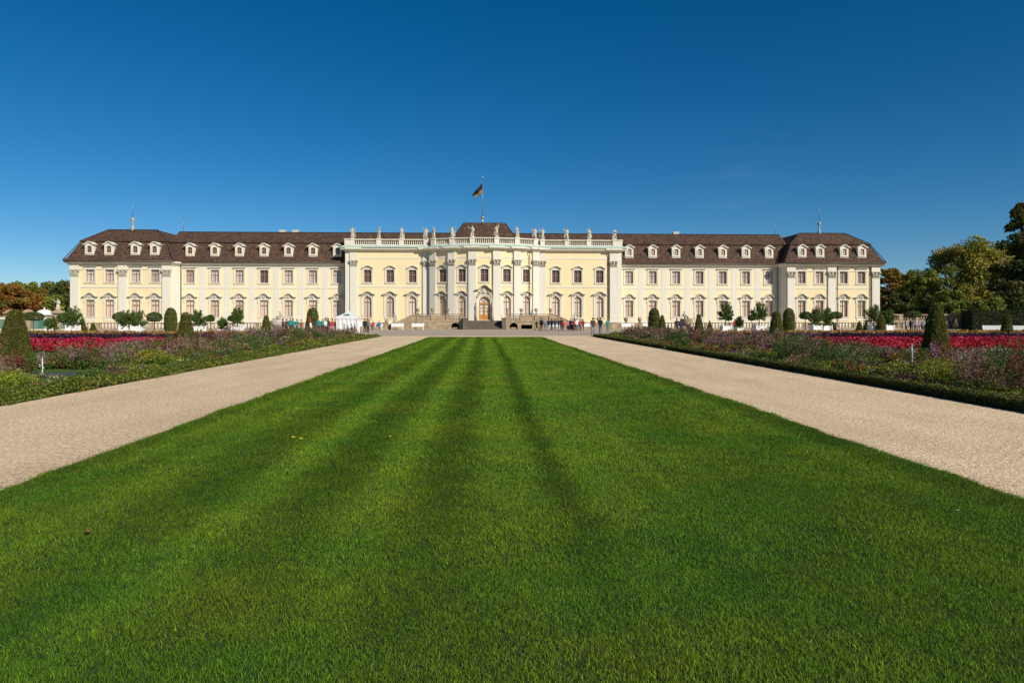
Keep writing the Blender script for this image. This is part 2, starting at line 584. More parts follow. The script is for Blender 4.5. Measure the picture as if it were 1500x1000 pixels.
def make_window(kind):
    """one window of each kind: window (the panes) > frame, surround, hood, sill"""
    if kind == 'gallery_upper':
        w, z0, z1, poly = 1.42, 7.84, 10.06, rect_poly(0, 1.42, 7.84, 10.06)
        cols, rows, tr, pane, wood = 4, 5, 0.62, 'pane_grey', 'window_wood_upper'
    elif kind == 'gallery_lower':
        w, z0, z1, poly = 1.42, 1.97, 4.85, rect_poly(0, 1.42, 1.97, 4.85)
        cols, rows, tr, pane, wood = 4, 7, 0.68, 'pane_cream', 'window_wood'
    elif kind == 'centre_upper':
        w, z0, z1, poly = 1.32, 7.76, 9.86, rect_poly(0, 1.32, 7.76, 9.86)
        cols, rows, tr, pane, wood = 4, 5, 0.60, 'pane_grey', 'window_wood_upper'
    else:
        w, z0, z1, poly = 1.34, 1.85, 5.40, arch_poly(0, 1.34, 1.85, 4.73, 0.67)
        cols, rows, tr, pane, wood = 4, 7, 0.74, 'pane_cream', 'window_wood'
    arch = kind == 'centre_lower'
    zs, rise = (4.73, 0.67) if arch else (None, 0)
    mb = MB()
    n = len(poly)
    mb.add([(x, 0.33, z) for x, z in poly], [tuple(range(n))])
    win = obj('window', mb.data('window', [pane], False))
    mb = MB()
    mb.ring(outset(poly, -0.085, 0, 0), outset(poly, 0.01, 0, 0), 0.22, 0.32)
    H = (zs or z1) - z0
    mb.box(-0.055, 0.055, 0.20, 0.315, z0 + 0.08, z1 - 0.08)
    zt = z0 + (z1 - z0) * tr
    mb.box(-w / 2 + 0.08, w / 2 - 0.08, 0.205, 0.31, zt - 0.055, zt + 0.055)
    bars_in(mb, poly, w, z0, z1, cols, rows, 0.285, 0.325, 0.024, zs, rise)
    obj('frame', mb.data('window_frame', wood), win)
    mb = MB()
    mb.ring(poly, outset(poly, 0.2, 0, 0), -0.06, 0.03)
    mb.ring(outset(poly, 0.2, 0, 0), outset(poly, 0.27, 0, 0), -0.09, 0.03)
    if kind == 'gallery_lower':
        mb.box(-0.95, 0.95, -0.075, 0.03, z1 + 0.275, z1 + 0.47)
        for s in (-1, 1):
            mb.box(s * 0.95 - 0.13, s * 0.95 + 0.13, -0.12, 0.03, z1 - 0.45, z1 + 0.27)
    if kind == 'centre_lower':
        for s in (-1, 1):
            mb.box(s * 0.98 - 0.12, s * 0.98 + 0.12, -0.1, 0.03, z0 + 0.3, 5.62)
    obj('surround', mb.data('window_surround', 'trim_white'), win)
    mb = MB()
    if kind == 'gallery_upper':
        mb.box(-1.08, 1.08, -0.30, 0.02, 10.42, 10.50)
        mb.box(-0.98, 0.98, -0.20, 0.02, 10.345, 10.42)
    elif kind == 'gallery_lower':
        path = [(-1.32, 5.42), (-0.95, 5.46), (-0.72, 5.62), (-0.45, 5.88), (-0.2, 6.02), (0, 6.06), (0.2, 6.02), (0.45, 5.88), (0.72, 5.62), (0.95, 5.46), (1.32, 5.42)]
        mb.strip(path, 0.12, -0.42, 0.02)
        mb.strip([(x * 0.93, z - 0.121) for x, z in path], 0.09, -0.26, 0.02)
    elif kind == 'centre_upper':
        path = [(-0.98, 10.2), (-0.7, 10.3), (-0.4, 10.5), (0, 10.6), (0.4, 10.5), (0.7, 10.3), (0.98, 10.2)]
        mb.strip(path, 0.11, -0.34, 0.02)
        mb.prism([(-0.78, 10.14), (0.78, 10.14), (0.66, 10.18), (0.38, 10.38), (0, 10.47), (-0.38, 10.38), (-0.66, 10.18)], -0.1, 0.02)
    else:
        path = [(-1.3, 5.82), (-0.98, 5.84), (-0.72, 5.98), (-0.42, 6.2), (0, 6.32), (0.42, 6.2), (0.72, 5.98), (0.98, 5.84), (1.3, 5.82)]
        mb.strip(path, 0.13, -0.46, 0.02)
        mb.strip([(x * 0.93, z - 0.131) for x, z in path], 0.1, -0.28, 0.02)
    obj('hood', mb.data('window_hood', 'relief_stone'), win)
    if kind.endswith('lower'):
        mb = MB()
        zz = 5.35 if kind == 'gallery_lower' else 5.62
        # shell and scrolls under the hood
        for i in range(7):
            a = math.pi * (0.12 + 0.76 * i / 6)
            mb.bar((0, -0.1, zz - 0.05), (0.42 * math.cos(a), -0.14, zz - 0.05 + 0.42 * math.sin(a)), 0.06, 0.06)
        for s in (-1, 1):
            mb.lathe([(0.02, -0.1), (0.15, -0.09), (0.17, 0.0), (0.05, 0.04)], 10, (s * 0.62, -0.08, zz + 0.02))
            mb.ball((s * 0.62, -0.13, zz + 0.03), 0.13)
            mb.bar((s * 0.5, -0.1, zz - 0.05), (s * 0.95, -0.1, zz - 0.22), 0.06, 0.06)
        mb.ball((0, -0.13, zz - 0.1), 0.14)
        obj('carving', mb.data('window_carving', 'relief_stone'), win)
    mb = MB()
    mb.box(-w / 2 - 0.28, w / 2 + 0.28, -0.16, 0.1, z0 - 0.16, z0 - 0.005)
    if kind == 'gallery_lower':
        mb.box(-w / 2 - 0.2, w / 2 + 0.2, -0.08, 0.02, z0 - 0.75, z0 - 0.161)
    obj('sill', mb.data('window_sill', 'trim_white'), win)
    win.parent = palace
    return win


WIN = {}


def place_window(kind, x, Y, rz=0.0, pane=None):
    if kind not in WIN:
        w = WIN[kind] = make_window(kind)
    else:
        w = copy_tree(WIN[kind], palace)
    w.location = (x, Y - PY0, 0)
    w.rotation_euler = (0, 0, rz)
    if pane:
        reslot(w, 0, pane)
    return w


GP = {'gallery_upper': lambda cx: rect_poly(cx, 1.42, 7.84, 10.06), 'gallery_lower': lambda cx: rect_poly(cx, 1.42, 1.97, 4.85),
      'centre_upper': lambda cx: rect_poly(cx, 1.32, 7.76, 9.86), 'centre_lower': lambda cx: arch_poly(cx, 1.34, 1.85, 4.73, 0.67)}

GY, VY, WY = 120.0, 118.0, 118.1          # planes of galleries, end pavilions, centre wings
GALX = [25.6 + 4.198 * i for i in range(7)]
PAVX = [55.75, 58.95, 63.3, 66.5]
WINGX = [12.37, 16.2, 20.04]


def pilaster_mesh(w, z0, zc0, zc1, proud=0.26):
    mb = MB()
    h = w / 2
    mb.box(-h, h, -proud, 0.05, z0 + 0.35, zc0)
    mb.box(-h - 0.07, h + 0.07, -proud - 0.07, 0.05, z0 + 0.18, z0 + 0.35)
    mb.box(-h - 0.13, h + 0.13, -proud - 0.13, 0.05, z0, z0 + 0.18)
    mb.box(-h + 0.18, h - 0.18, -proud - 0.012, -proud + 0.004, z0 + 0.7, zc0 - 0.3)
    return mb


def capital_mesh(w, z0, z1, proud=0.26):
    mb = MB()
    h = w / 2
    H = z1 - z0
    mb.box(-h - 0.03, h + 0.03, -proud - 0.03, 0.05, z0, z0 + 0.09)
    mb.box(-h + 0.02, h - 0.02, -proud + 0.01, 0.05, z0 + 0.09, z1 - 0.12)
    mb.box(-h - 0.16, h + 0.16, -proud - 0.16, 0.05, z1 - 0.12, z1)
    for row, (n, zz, s) in enumerate([(4, 0.30, 0.13), (3, 0.55, 0.13)]):
        for i in range(n):
            x = -h + w * (i + 0.5) / n
            mb.bar((x, -proud - 0.02, z0 + 0.1 + H * (zz - 0.2)), (x, -proud - 0.14, z0 + H * zz + 0.06), s * 0.7, 0.05)
            mb.ball((x, -proud - 0.14, z0 + H * zz + 0.05), 0.09, n=6)
    for s in (-1, 1):
        mb.lathe([(0.01, -0.10), (0.2, -0.09), (0.22, 0), (0.2, 0.09), (0.01, 0.10)], 10, (s * (h - 0.02), -proud - 0.08, z1 - 0.30))
        mb.ball((s * (h - 0.02), -proud - 0.20, z1 - 0.30), 0.12, n=8)
    mb.ball((0, -proud - 0.16, z1 - 0.2), 0.13, n=8)
    return mb


def set_pilaster(pm, cm, x, Y, rz=0.0):
    p = pp('pilaster', pm, x, Y, 0, rz)
    if cm:
        obj('capital', cm, p)
    return p


CORN = [(-0.3, 10.72), (0.10, 10.72), (0.10, 10.84), (0.26, 10.93), (0.50, 11.06), (0.58, 11.12), (0.58, 11.36), (-0.3, 11.36)]

# ---- galleries
for s in (-1, 1):
    a, b = sorted((s * 23.30, s * 52.40))
    holes = []
    for x in GALX:
        holes += [GP['gallery_upper'](s * x), GP['gallery_lower'](s * x)]
    pp('gallery_wall', wall_mesh(a, b, 0, 10.9, holes).data('gallery_wall', 'plaster_pale'), 0, GY)
    for i, x in enumerate(GALX):
        place_window('gallery_upper', s * x, GY, pane='pane_dark' if (s < 0 and i == 3) else None)
        place_window('gallery_lower', s * x, GY)
    for i in range(7):                                       # flat pale bands between the bays
        x = s * (GALX[i] + 2.1) if i < 6 else None
        if x is None:
            continue
        mb = MB()
        mb.box(-0.48, 0.48, -0.035, 0.02, 1.05, 6.87)
        mb.box(-0.48, 0.48, -0.035, 0.02, 7.13, 10.4)
        pp('wall_band', mb.data('wall_band', 'pilaster_white'), x, GY)
    mb = MB()
    mb.box(a + 0.0, b - 0.0, -0.06, 0.02, 6.87, 7.13)
    pp('string_course', mb.data('string_course', 'pilaster_white'), 0, GY)
    mb = MB()
    mb.box(a, b, -0.05, 0.02, 10.4, 10.72)
    mb.box(a, b, -0.12, 0.02, 0.0, 1.05)
    pp('plinth', mb.data('plinth', 'pilaster_white'), 0, GY)
    mb = MB()
    mb.sweep_plan([(a, GY), (b, GY)], CORN)
    pp('cornice', mb.data('cornice', 'trim_white'), 0, PY0 - 0 + 0, 0).location = (0, -PY0, 0)

# ---- end pavilions
pavp = pilaster_mesh(1.36, 0.9, 8.7, 9.95).data('pilaster_shaft', 'pilaster_white')
pavc = capital_mesh(1.36, 8.7, 9.95).data('capital', 'relief_stone')
for s in (-1, 1):
    a, b = sorted((s * 53.0, s * 69.85))
    holes = []
    for x in PAVX:
        holes += [GP['gallery_upper'](s * x), GP['gallery_lower'](s * x)]
    pp('pavilion_wall', wall_mesh(a, b, 0, 10.9, holes).data('pavilion_wall', 'plaster_yellow'), 0, VY)
    for x in PAVX:
        place_window('gallery_upper', s * x, VY)
        place_window('gallery_lower', s * x, VY)
    mb = MB()
    mb.add([(s * 53.0, 0, 0), (s * 52.4, 2.02, 0), (s * 52.7, 2.3, 0), (s * 53.4, 0.3, 0), (s * 53.0, 0, 10.9), (s * 52.4, 2.02, 10.9), (s * 52.7, 2.3, 10.9), (s * 53.4, 0.3, 10.9)], [(0, 1, 5, 4), (1, 2, 6, 5), (2, 3, 7, 6), (3, 0, 4, 7), (4, 5, 6, 7), (3, 2, 1, 0)])
    pp('return_wall', mb.data('return_wall', 'pilaster_white'), 0, VY)
    mb = MB()
    mb.box(min(s * 69.85, s * 69.45), max(s * 69.85, s * 69.45), 0.004, 17.0, 0, 10.9)
    pp('side_wall', mb.data('side_wall', 'plaster_yellow'), 0, VY)
    for x in (53.82, 61.1, 69.0):
        set_pilaster(pavp, pavc, s * x, VY)
    mb = MB()
    mb.box(a, b, -0.07, 0.02, 6.87, 7.13)
    pp('string_course', mb.data('string_course', 'pilaster_white'), 0, VY)
    mb = MB()
    mb.box(a, b, -0.1, 0.02, 9.96, 10.10)
    for x in (53.82, 61.1, 69.0):
        mb.box(s * x - 0.78, s * x + 0.78, -0.27, -0.1, 9.96, 10.72)
    mb.box(a, b, -0.14, 0.02, 0.0, 0.9)
    pp('plinth', mb.data('plinth', 'trim_white'), 0, VY)
    ptsc = [(a - 0.65 if s > 0 else a, VY + (2.0 if s > 0 else 16)), (a, VY)]
    xs = sorted([s * x for x in (53.82, 61.1, 69.0)])
    for x in xs:
        l, r = max(x - 0.80, a), min(x + 0.80, b)
        if l > a + 0.05:
            ptsc.append((l, VY))
        ptsc += [(l, VY - 0.26), (r, VY - 0.26)]
        if r < b - 0.05:
            ptsc.append((r, VY))
    ptsc[1] = (a, VY - 0.26)
    ptsc = [p for i, p in enumerate(ptsc) if i == 0 or (Vector(p) - Vector(ptsc[i - 1])).length > 0.02]
    ptsc[-1] = (b, VY - 0.26)
    ptsc.append((b if s > 0 else b + 0.65, VY + (16 if s > 0 else 2.0)))
    mb = MB()
    mb.sweep_plan(ptsc, CORN)
    pp('cornice', mb.data('cornice', 'trim_white')).location = (0, -PY0, 0)


# ---- mansard roofs
def mansard(x0, x1, y0, y1, ze, zb, zt, d1, d2, hipl=True, hipr=True):
    mb = MB()

    def ringz(d, z):
        l = x0 + (d if hipl else 0)
        r = x1 - (d if hipr else 0)
        return [(l, y0 + d, z), (r, y0 + d, z), (r, y1 - d, z), (l, y1 - d, z)]
    dm = d1 * 0.16
    rings = [ringz(0.06, ze - 0.02), ringz(0, ze), ringz(0, ze + 0.10), ringz(dm * 1.6, ze + 0.10 + (zb - ze) * 0.14), ringz(d1, zb - 0.06), ringz(d1 - 0.26, zb - 0.10), ringz(d1 - 0.27, zb + 0.0), ringz(d1 + d2, zt)]
    v = [p for r in rings for p in r]
    f = []
    for i in range(len(rings) - 1):
        for k in range(4):
            k2 = (k + 1) % 4
            if (not hipl and k == 3) or (not hipr and k == 1):
                pass
            f.append((i * 4 + k, i * 4 + k2, (i + 1) * 4 + k2, (i + 1) * 4 + k))
    n = len(rings) - 1
    f.append((n * 4, n * 4 + 1, n * 4 + 2, n * 4 + 3))
    return mb.add(v, f)


ZE, ZB, ZT = 11.365, 15.0, 17.1
main_roof = pp('roof', mansard(-54.5, 54.5, GY - 0.78, GY + 15, ZE, ZB, ZT, 2.0, 2.9, False, False).data('gallery_roof', 'roof_tile'))
main_roof.location = (0, -PY0, 0)
roofs = {}
for s in (-1, 1):
    a, b = sorted((s * 52.3, s * 70.5))
    r = pp('roof', mansard(a, b, VY - 0.98, VY + 18, ZE, ZB - 0.1, ZT + 0.05, 2.0, 2.9).data('pavilion_roof', 'roof_tile'))
    r.location = (0, -PY0, 0)
    roofs[s] = r
    # lead on the ridge line and hips
    mb = MB()
    x0, x1, y0 = a, b, VY - 0.98
    for sx, xx in ((1, x0), (-1, x1)):
        mb.bar((xx + sx * 0.05, y0 + 0.05, ZE + 0.16), (xx + sx * 2.0, y0 + 2.0, ZB - 0.03), 0.12, 0.05)
        mb.bar((xx + sx * 1.95, y0 + 1.95, ZB + 0.0), (xx + sx * 4.9, y0 + 4.9, ZT + 0.10), 0.12, 0.05)
    mb.bar((x0 + 4.9, y0 + 4.9, ZT + 0.08), (x1 - 4.9, y0 + 4.9, ZT + 0.08), 0.12, 0.06)
    obj('ridge_capping', mb.data('ridge_capping', 'roof_lead'), r)
mb = MB()
mb.bar((-54.4, GY + 4.12, ZT + 0.03), (54.4, GY + 4.12, ZT + 0.03), 0.12, 0.06)
obj('ridge_capping', mb.data('ridge_capping', 'roof_lead'), main_roof)
# gutters
for a, b, Y in [(-51.9, -24.2, GY - 0.84), (24.2, 51.9, GY - 0.84), (-70.4, -52.4, VY - 1.04), (52.4, 70.4, VY - 1.04)]:
    mb = MB()
    mb.tube([(a, 0, 0), (b, 0, 0)], [0.075, 0.075], 8)
    pp('gutter', mb.data('gutter', 'pipe_metal'), 0, Y, ZE - 0.02)
for x, Y in [(-52.2, GY - 0.25), (52.2, GY - 0.25), (62.1, VY - 0.2), (68.1, VY - 0.2), (-24.25, GY - 0.25), (21.5, WY - 0.15), (7.7, 116.3)]:
    mb = MB()
    top = 11.2 if abs(x) > 24 else 13.2
    mb.tube([(0, 0, 0.2), (0, 0, top - 0.6), (0, -0.3, top)], [0.065, 0.065, 0.065], 8)
    pp('downpipe', mb.data('downpipe', 'pipe_metal'), x, Y)


# ---- dormers
def make_dormer():
    ap = arch_poly(0, 0.78, 0.42, 1.28, 0.3, 10)
    W, H = 1.5, 1.9
    mb = MB()
    outer = [(-W / 2, 0), (W / 2, 0), (W / 2, H), (W / 2 - 0.25, H + 0.10), (0.3, H + 0.28), (0, H + 0.33), (-0.3, H + 0.28), (-W / 2 + 0.25, H + 0.10), (-W / 2, H)]
    flat = outer + ap
    tri = tessellate_polygon([[Vector((x, z, 0)) for x, z in outer], [Vector((x, z, 0)) for x, z in ap]])
    mb.add([(x, 0, z) for x, z in flat], [tuple(t) for t in tri])
    n = len(ap)
    mb.add([(x, 0, z) for x, z in ap] + [(x, 0.22, z) for x, z in ap], [(i, (i + 1) % n, n + (i + 1) % n, n + i) for i in range(n)])
    k = 0.56
    for sx in (-1, 1):
        x = sx * W / 2
        mb.add([(x, 0, -0.05), (x, 0, H), (x, (H + 0.3) * k + 0.25, H), (x, 0.1, -0.05)], [(0, 1, 2, 3)])
    d = obj('dormer', mb.data('dormer', 'trim_white', False))
    mb = MB()
    mb.ring(ap, outset(ap, 0.13, 0, 0), -0.06, 0.02)
    mb.box(-0.62, 0.62, -0.12, 0.02, 0.2, 0.285)
    obj('surround', mb.data('dormer_surround', 'trim_white'), d)
    mb = MB()
    path = [(-1.0, 1.86), (-0.72, 1.92), (-0.5, 2.12), (-0.25, 2.28), (0, 2.33), (0.25, 2.28), (0.5, 2.12), (0.72, 1.92), (1.0, 1.86)]
    mb.strip(path, 0.14, -0.26, 1.5)
    obj('hood', mb.data('dormer_hood', 'trim_white'), d)
    mb = MB()
    mb.add([(x, 0.16, z) for x, z in ap], [tuple(range(n))])
    p = obj('pane', mb.data('dormer_pane', 'pane_dark', False), d)
    mb = MB()
    mb.ring(outset(ap, -0.07, 0, 0), outset(ap, 0.005, 0, 0), 0.10, 0.15)
    mb.box(-0.035, 0.035, 0.10, 0.15, 0.45, 1.52)
    mb.box(-0.36, 0.36, 0.105, 0.148, 0.98, 1.04)
    obj('frame', mb.data('dormer_frame', 'window_wood'), d)
    d.parent = palace
    return d


dorm = None
for s in (-1, 1):
    for x in GALX:
        d = dorm if dorm is None else copy_tree(dorm, palace)
        if d is None:
            d = dorm = make_dormer()
        d.location = (s * x, GY - 0.05 - PY0, 12.42)
        if s > 0:
            reslot([c for c in d.children if c.name.startswith('pane')][0], 0, 'pane_grey')
    for x in PAVX:
        d = copy_tree(dorm, palace)
        d.location = (s * x, VY - 0.25 - PY0, 12.36)
        if s > 0:
            reslot([c for c in d.children if c.name.startswith('pane')][0], 0, 'pane_grey')

# ---- centre block: wings
before_centre = set(bpy.data.meshes)
cp = pilaster_mesh(1.25, 0.9, 10.35, 11.45).data('pilaster_shaft', 'pilaster_white')
cc = capital_mesh(1.25, 10.35, 11.45).data('capital', 'relief_stone')
for s in (-1, 1):
    a, b = sorted((s * 9.36, s * 23.85))
    holes = []
    for x in WINGX:
        holes += [GP['centre_upper'](s * x), GP['centre_lower'](s * x)]
    pp('wing_wall', wall_mesh(a, b, 0, 13.0, holes).data('wing_wall', 'plaster_yellow'), 0, WY)
    for i, x in enumerate(WINGX):
        place_window('centre_upper', s * x, WY, pane='pane_dark' if (s < 0 or i == 0) else None)
        place_window('centre_lower', s * x, WY)
    mb = MB()
    mb.box(min(s * 23.85, s * 23.45), max(s * 23.85, s * 23.45), 0.004, 6.0, 0, 13.55)
    pp('return_wall', mb.data('return_wall', 'pilaster_white'), 0, WY)
    for x in (22.4, 9.98):
        set_pilaster(cp, cc, s * x, WY)
    mb = MB()
    c0, c1 = sorted((s * 23.1, s * 23.85))
    mb.box(c0, c1, -0.1, 0.02, 0.9, 12.9)
    pp('corner_strip', mb.data('corner_strip', 'pilaster_white'), 0, WY)
    mb = MB()
    a2, b2 = sorted((s * 10.64, s * 21.72))
    mb.box(a2, b2, -0.06, 0.02, 6.92, 7.16)
    mb.box(a2, b2, -0.05, 0.02, 11.72, 11.95)
    pp('string_course', mb.data('string_course', 'pilaster_white'), 0, WY)
    mb = MB()
    mb.box(a, b, -0.14, 0.02, 0.0, 0.9)
    for x in (22.4, 9.98):
        mb.box(s * x - 0.66, s * x + 0.66, -0.27, 0.01, 11.455, 12.9)
    pp('plinth', mb.data('plinth', 'trim_white'), 0, WY)

# ---- centre block: the bow
RB, YC = 18.6, 133.5


def bowpt(x):
    return Vector((x, YC - math.sqrt(RB * RB - x * x)))


JX = [-8.74, -5.52, -2.05, 2.05, 5.52, 8.74]
facets = []
for i in range(5):
    p, q = bowpt(JX[i]), bowpt(JX[i + 1])
    mid = (p + q) / 2
    L = (q - p).length
    rz = math.atan2(q.y - p.y, q.x - p.x)
    facets.append((mid, L, rz))
    door = i == 2
    hs = [GP['centre_upper'](0)]
    hs.append(arch_poly(0, 1.9, 1.42, 4.35, 0.95) if door else GP['centre_lower'](0))
    pp('bow_wall', wall_mesh(-L / 2, L / 2, 0, 13.0, hs).data('bow_wall', 'plaster_yellow'), mid.x, mid.y, 0, rz)
    place_window('centre_upper', mid.x, mid.y, rz)
    if not door:
        place_window('centre_lower', mid.x, mid.y, rz)
    mb = MB()
    h = L / 2 - 0.5
    if not door:
        mb.box(-h, h, -0.06, 0.02, 6.92, 7.16)
    mb.box(-h, h, -0.05, 0.02, 11.72, 11.95)
    pp('string_course', mb.data('string_course', 'pilaster_white'), mid.x, mid.y, 0, rz)
for s in (-1, 1):                       # short cheeks from the bow back to the wings
    p, q = bowpt(s * 8.74), Vector((s * 9.36, WY + 0.1))
    mid = (p + q) / 2
    mb = MB()
    L = (q - p).length
    mb.box(-L / 2, L / 2, 0, 0.3, 0, 13.0)
    rz = math.atan2((p - q).y, (p - q).x) if s < 0 else math.atan2((q - p).y, (q - p).x)
    pp('bow_cheek', mb.data('bow_cheek', 'pilaster_white'), mid.x, mid.y, 0, rz)
bowpil = []
for x in JX:
    p = bowpt(x)
    rz = math.asin(x / RB)
    bowpil.append((p, rz))
    set_pilaster(cp, cc, p.x, p.y, rz)
    mb = MB()
    mb.box(-0.66, 0.66, -0.27, 0.03, 11.455, 12.9)
    pp('frieze_block', mb.data('frieze_block', 'trim_white'), p.x, p.y, 0, rz)


def centre_line(off=0.0, jog=0.26, ends=True):
    pts = []
    if ends:
        pts.append((-23.85 - off, 119.6))
    pts.append((-23.85 - off, WY - off))

    def jg(x0, x1):
        if jog:
            pts.extend([(x0, WY - off), (x0, WY - off - jog), (x1, WY - off - jog), (x1, WY - off)])
    jg(-23.1, -21.7)
    jg(-10.68, -9.42)
    if not jog:
        pts.append((-9.25, WY - off))
    for (p, rz) in bowpil:
        t = Vector((math.cos(rz), math.sin(rz)))
        n = Vector((math.sin(rz), -math.cos(rz)))
        if jog:
            for u, o in ((-0.64, 0), (-0.64, jog), (0.64, jog), (0.64, 0)):
                w = p + t * u + n * (o + off)
                pts.append((w.x, w.y))
        else:
            w = p + n * off
            pts.append((w.x, w.y))
    if not jog:
        pts.append((9.25, WY - off))
    jg(9.42, 10.68)
    jg(21.7, 23.1)
    pts.append((23.85 + off, WY - off))
    if ends:
        pts.append((23.85 + off, 119.6))
    return pts


mb = MB()
mb.sweep_plan(centre_line(), [(-0.35, 12.86), (0.12, 12.86), (0.12, 12.98), (0.30, 13.06), (0.62, 13.2), (0.70, 13.26), (0.70, 13.52), (-0.35, 13.52)])
pp('cornice', mb.data('cornice', 'trim_white')).location = (0, -PY0, 0)
smooth_line = centre_line(0.26, 0)
mb = MB()
mb.sweep_plan(smooth_line, [(-0.6, 13.524), (0.62, 13.524), (0.62, 13.60), (0.1, 13.9), (-0.6, 13.9)])
pp('copper_flashing', mb.data('copper_flashing', 'copper_green')).location = (0, -PY0, 0)
bl = centre_line(-0.12, 0)
bl[0], bl[-1] = (bl[0][0], 121.0), (bl[-1][0], 121.0)
for nm, prof in (('balustrade_base', [(-0.22, 13.85), (0.22, 13.85), (0.22, 14.12), (-0.22, 14.12)]), ('balustrade_rail', [(-0.2, 14.86), (0.22, 14.86), (0.24, 14.92), (0.24, 15.03), (-0.2, 15.03)])):
    mb = MB()
    mb.sweep_plan(bl, prof)
    pp(nm, mb.data(nm, 'trim_white')).location = (0, -PY0, 0)
# pedestals, statues' stands
PEDS = []
for x in (-22.7, -18.15, -14.3, -10.07, 10.07, 14.3, 18.15, 22.7):
    PEDS.append((x, WY + 0.12, 0.0))
for p, rz in bowpil:
    n = Vector((math.sin(rz), -math.cos(rz)))
    q = p - n * 0.12
    PEDS.append((q.x, q.y, rz))
PEDS.sort()
mb = MB()
mb.box(-0.42, 0.42, -0.30, 0.30, 13.9, 14.87)
mb.box(-0.50, 0.50, -0.38, 0.38, 14.87, 15.07)
pedme = mb.data('pedestal', 'trim_white')
for x, Y, rz in PEDS:
    pp('pedestal', pedme, x, Y, 0, rz)
for s in (-1, 1):
    pp('pedestal', pedme, s * 23.55, WY + 0.12)
mb = MB()
mb.lathe([(0.085, 14.12), (0.085, 14.17), (0.04, 14.22), (0.085, 14.36), (0.09, 14.44), (0.04, 14.66), (0.04, 14.74), (0.08, 14.80), (0.08, 14.87)], 10)
balme = mb.data('baluster', 'trim_white')


def balusters(p, q, n):
    for i in range(n):
        t = (i + 0.5) / n
        pp('baluster', balme, p[0] + (q[0] - p[0]) * t, p[1] + (q[1] - p[1]) * t)


for s in (-1, 1):
    for x0, x1, n in ((10.65, 13.8, 9), (14.8, 17.65, 8), (18.65, 22.15, 10)):
        balusters((s * x0, WY + 0.12), (s * x1, WY + 0.12), n)
for i in range(5):
    p, q = bowpil[i][0], bowpil[i + 1][0]
    t = (q - p).normalized()
    up = Vector((0, 0.12))
    a, b = p + t * 0.52 + up, q - t * 0.52 + up
    balusters(a, b, 9 if i == 2 else 7)
# flat roof behind the balustrade and the hipped roof over the bow
mb = MB()
ol = [(x, y) for x, y in centre_line(-0.3, 0, ends=False)]
poly = ol + [(23.4, 123.6), (-23.4, 123.6)]
mb.add([(x, y, 13.86) for x, y in poly], [tuple(range(len(poly)))])
pp('flat_roof', mb.data('flat_roof', 'roof_lead', False)).location = (0, -PY0, 0)
mb = MB()
hb = [(-6.55, 118.2, 13.87), (-4.2, 117.3, 13.87), (4.2, 117.3, 13.87), (6.55, 118.2, 13.87), (6.55, 129, 13.87), (-6.55, 129, 13.87)]
ht = [(-3.65, 121.6, 18.25), (-3.4, 121.5, 18.25), (3.4, 121.5, 18.25), (3.65, 121.6, 18.25), (3.65, 125, 18.25), (-3.65, 125, 18.25)]
mb.add(hb + ht, [(i, (i + 1) % 6, 6 + (i + 1) % 6, 6 + i) for i in range(6)] + [tuple(range(6, 12))])
hip = pp('roof', mb.data('centre_roof', 'roof_tile'))
hip.location = (0, -PY0, 0)
mb = MB()
for a, b in ((hb[0], ht[0]), (hb[3], ht[3]), (ht[0], ht[3])):
    mb.bar(Vector(a) + Vector((0, 0, 0.04)), Vector(b) + Vector((0, 0, 0.04)), 0.1, 0.05)
obj('ridge_capping', mb.data('ridge_capping', 'roof_lead'), hip)

# ---- the door
mid, L, rz = facets[2]
dp = arch_poly(0, 1.9, 1.42, 4.35, 0.95)
mb = MB()
mb.add([(x, 0.37, z) for x, z in dp], [tuple(range(len(dp)))])
door = pp('door', mb.data('door', 'pane_cream', False), mid.x, mid.y, 0, rz)
mb = MB()
mb.ring(outset(dp, -0.16, 0, 0), outset(dp, 0.01, 0, 0), 0.22, 0.36)
mb.box(-0.09, 0.09, 0.20, 0.36, 1.45, 4.1)
mb.box(-0.85, 0.85, 0.19, 0.355, 4.0, 4.3)
mb.box(-0.85, -0.09, 0.25, 0.358, 1.45, 2.35)
mb.box(0.09, 0.85, 0.25, 0.358, 1.45, 2.35)
for z in (2.9, 3.45):
    mb.box(-0.85, 0.85, 0.28, 0.362, z - 0.035, z + 0.035)
mb.box(-0.03, 0.03, 0.28, 0.362, 4.3, 5.2)
for sx in (-1, 1):
    mb.bar((0, 0.32, 4.3), (sx * 0.6, 0.32, 5.0), 0.03, 0.03)
obj('frame', mb.data('door_frame', 'door_wood'), door)
mb = MB()
mb.lathe([(0.02, -0.05), (0.045, 0), (0.02, 0.05)], 8, (0.16, 0.17, 2.55))
obj('handle', mb.data('door_handle', 'gold'), door)
mb = MB()
mb.ring(dp, outset(dp, 0.22, 0, 0), -0.12, 0.02)
o1, o2 = outset(dp, 0.22, 0, 0), outset(dp, 0.42, 0, 0)
mb.ring(o1, o2, -0.22, 0.02)
for sx in (-1, 1):
    x = sx * 1.38
    mb.box(x - 0.13, x + 0.13, -0.18, 0.02, 1.42, 4.6)
    mb.box(x - 0.18, x + 0.18, -0.3, 0.02, 4.6, 4.8)
obj('surround', mb.data('door_surround', 'trim_white'), door)
mb = MB()
path = [(-1.55, 6.5), (-1.2, 6.52), (-0.9, 6.72), (-0.5, 7.12), (0, 7.3), (0.5, 7.12), (0.9, 6.72), (1.2, 6.52), (1.55, 6.5)]
mb.strip(path, 0.16, -0.75, 0.02)
mb.strip([(x * 0.94, z - 0.162) for x, z in path], 0.12, -0.45, 0.02)
obj('hood', mb.data('door_hood', 'relief_stone'), door)
mb = MB()
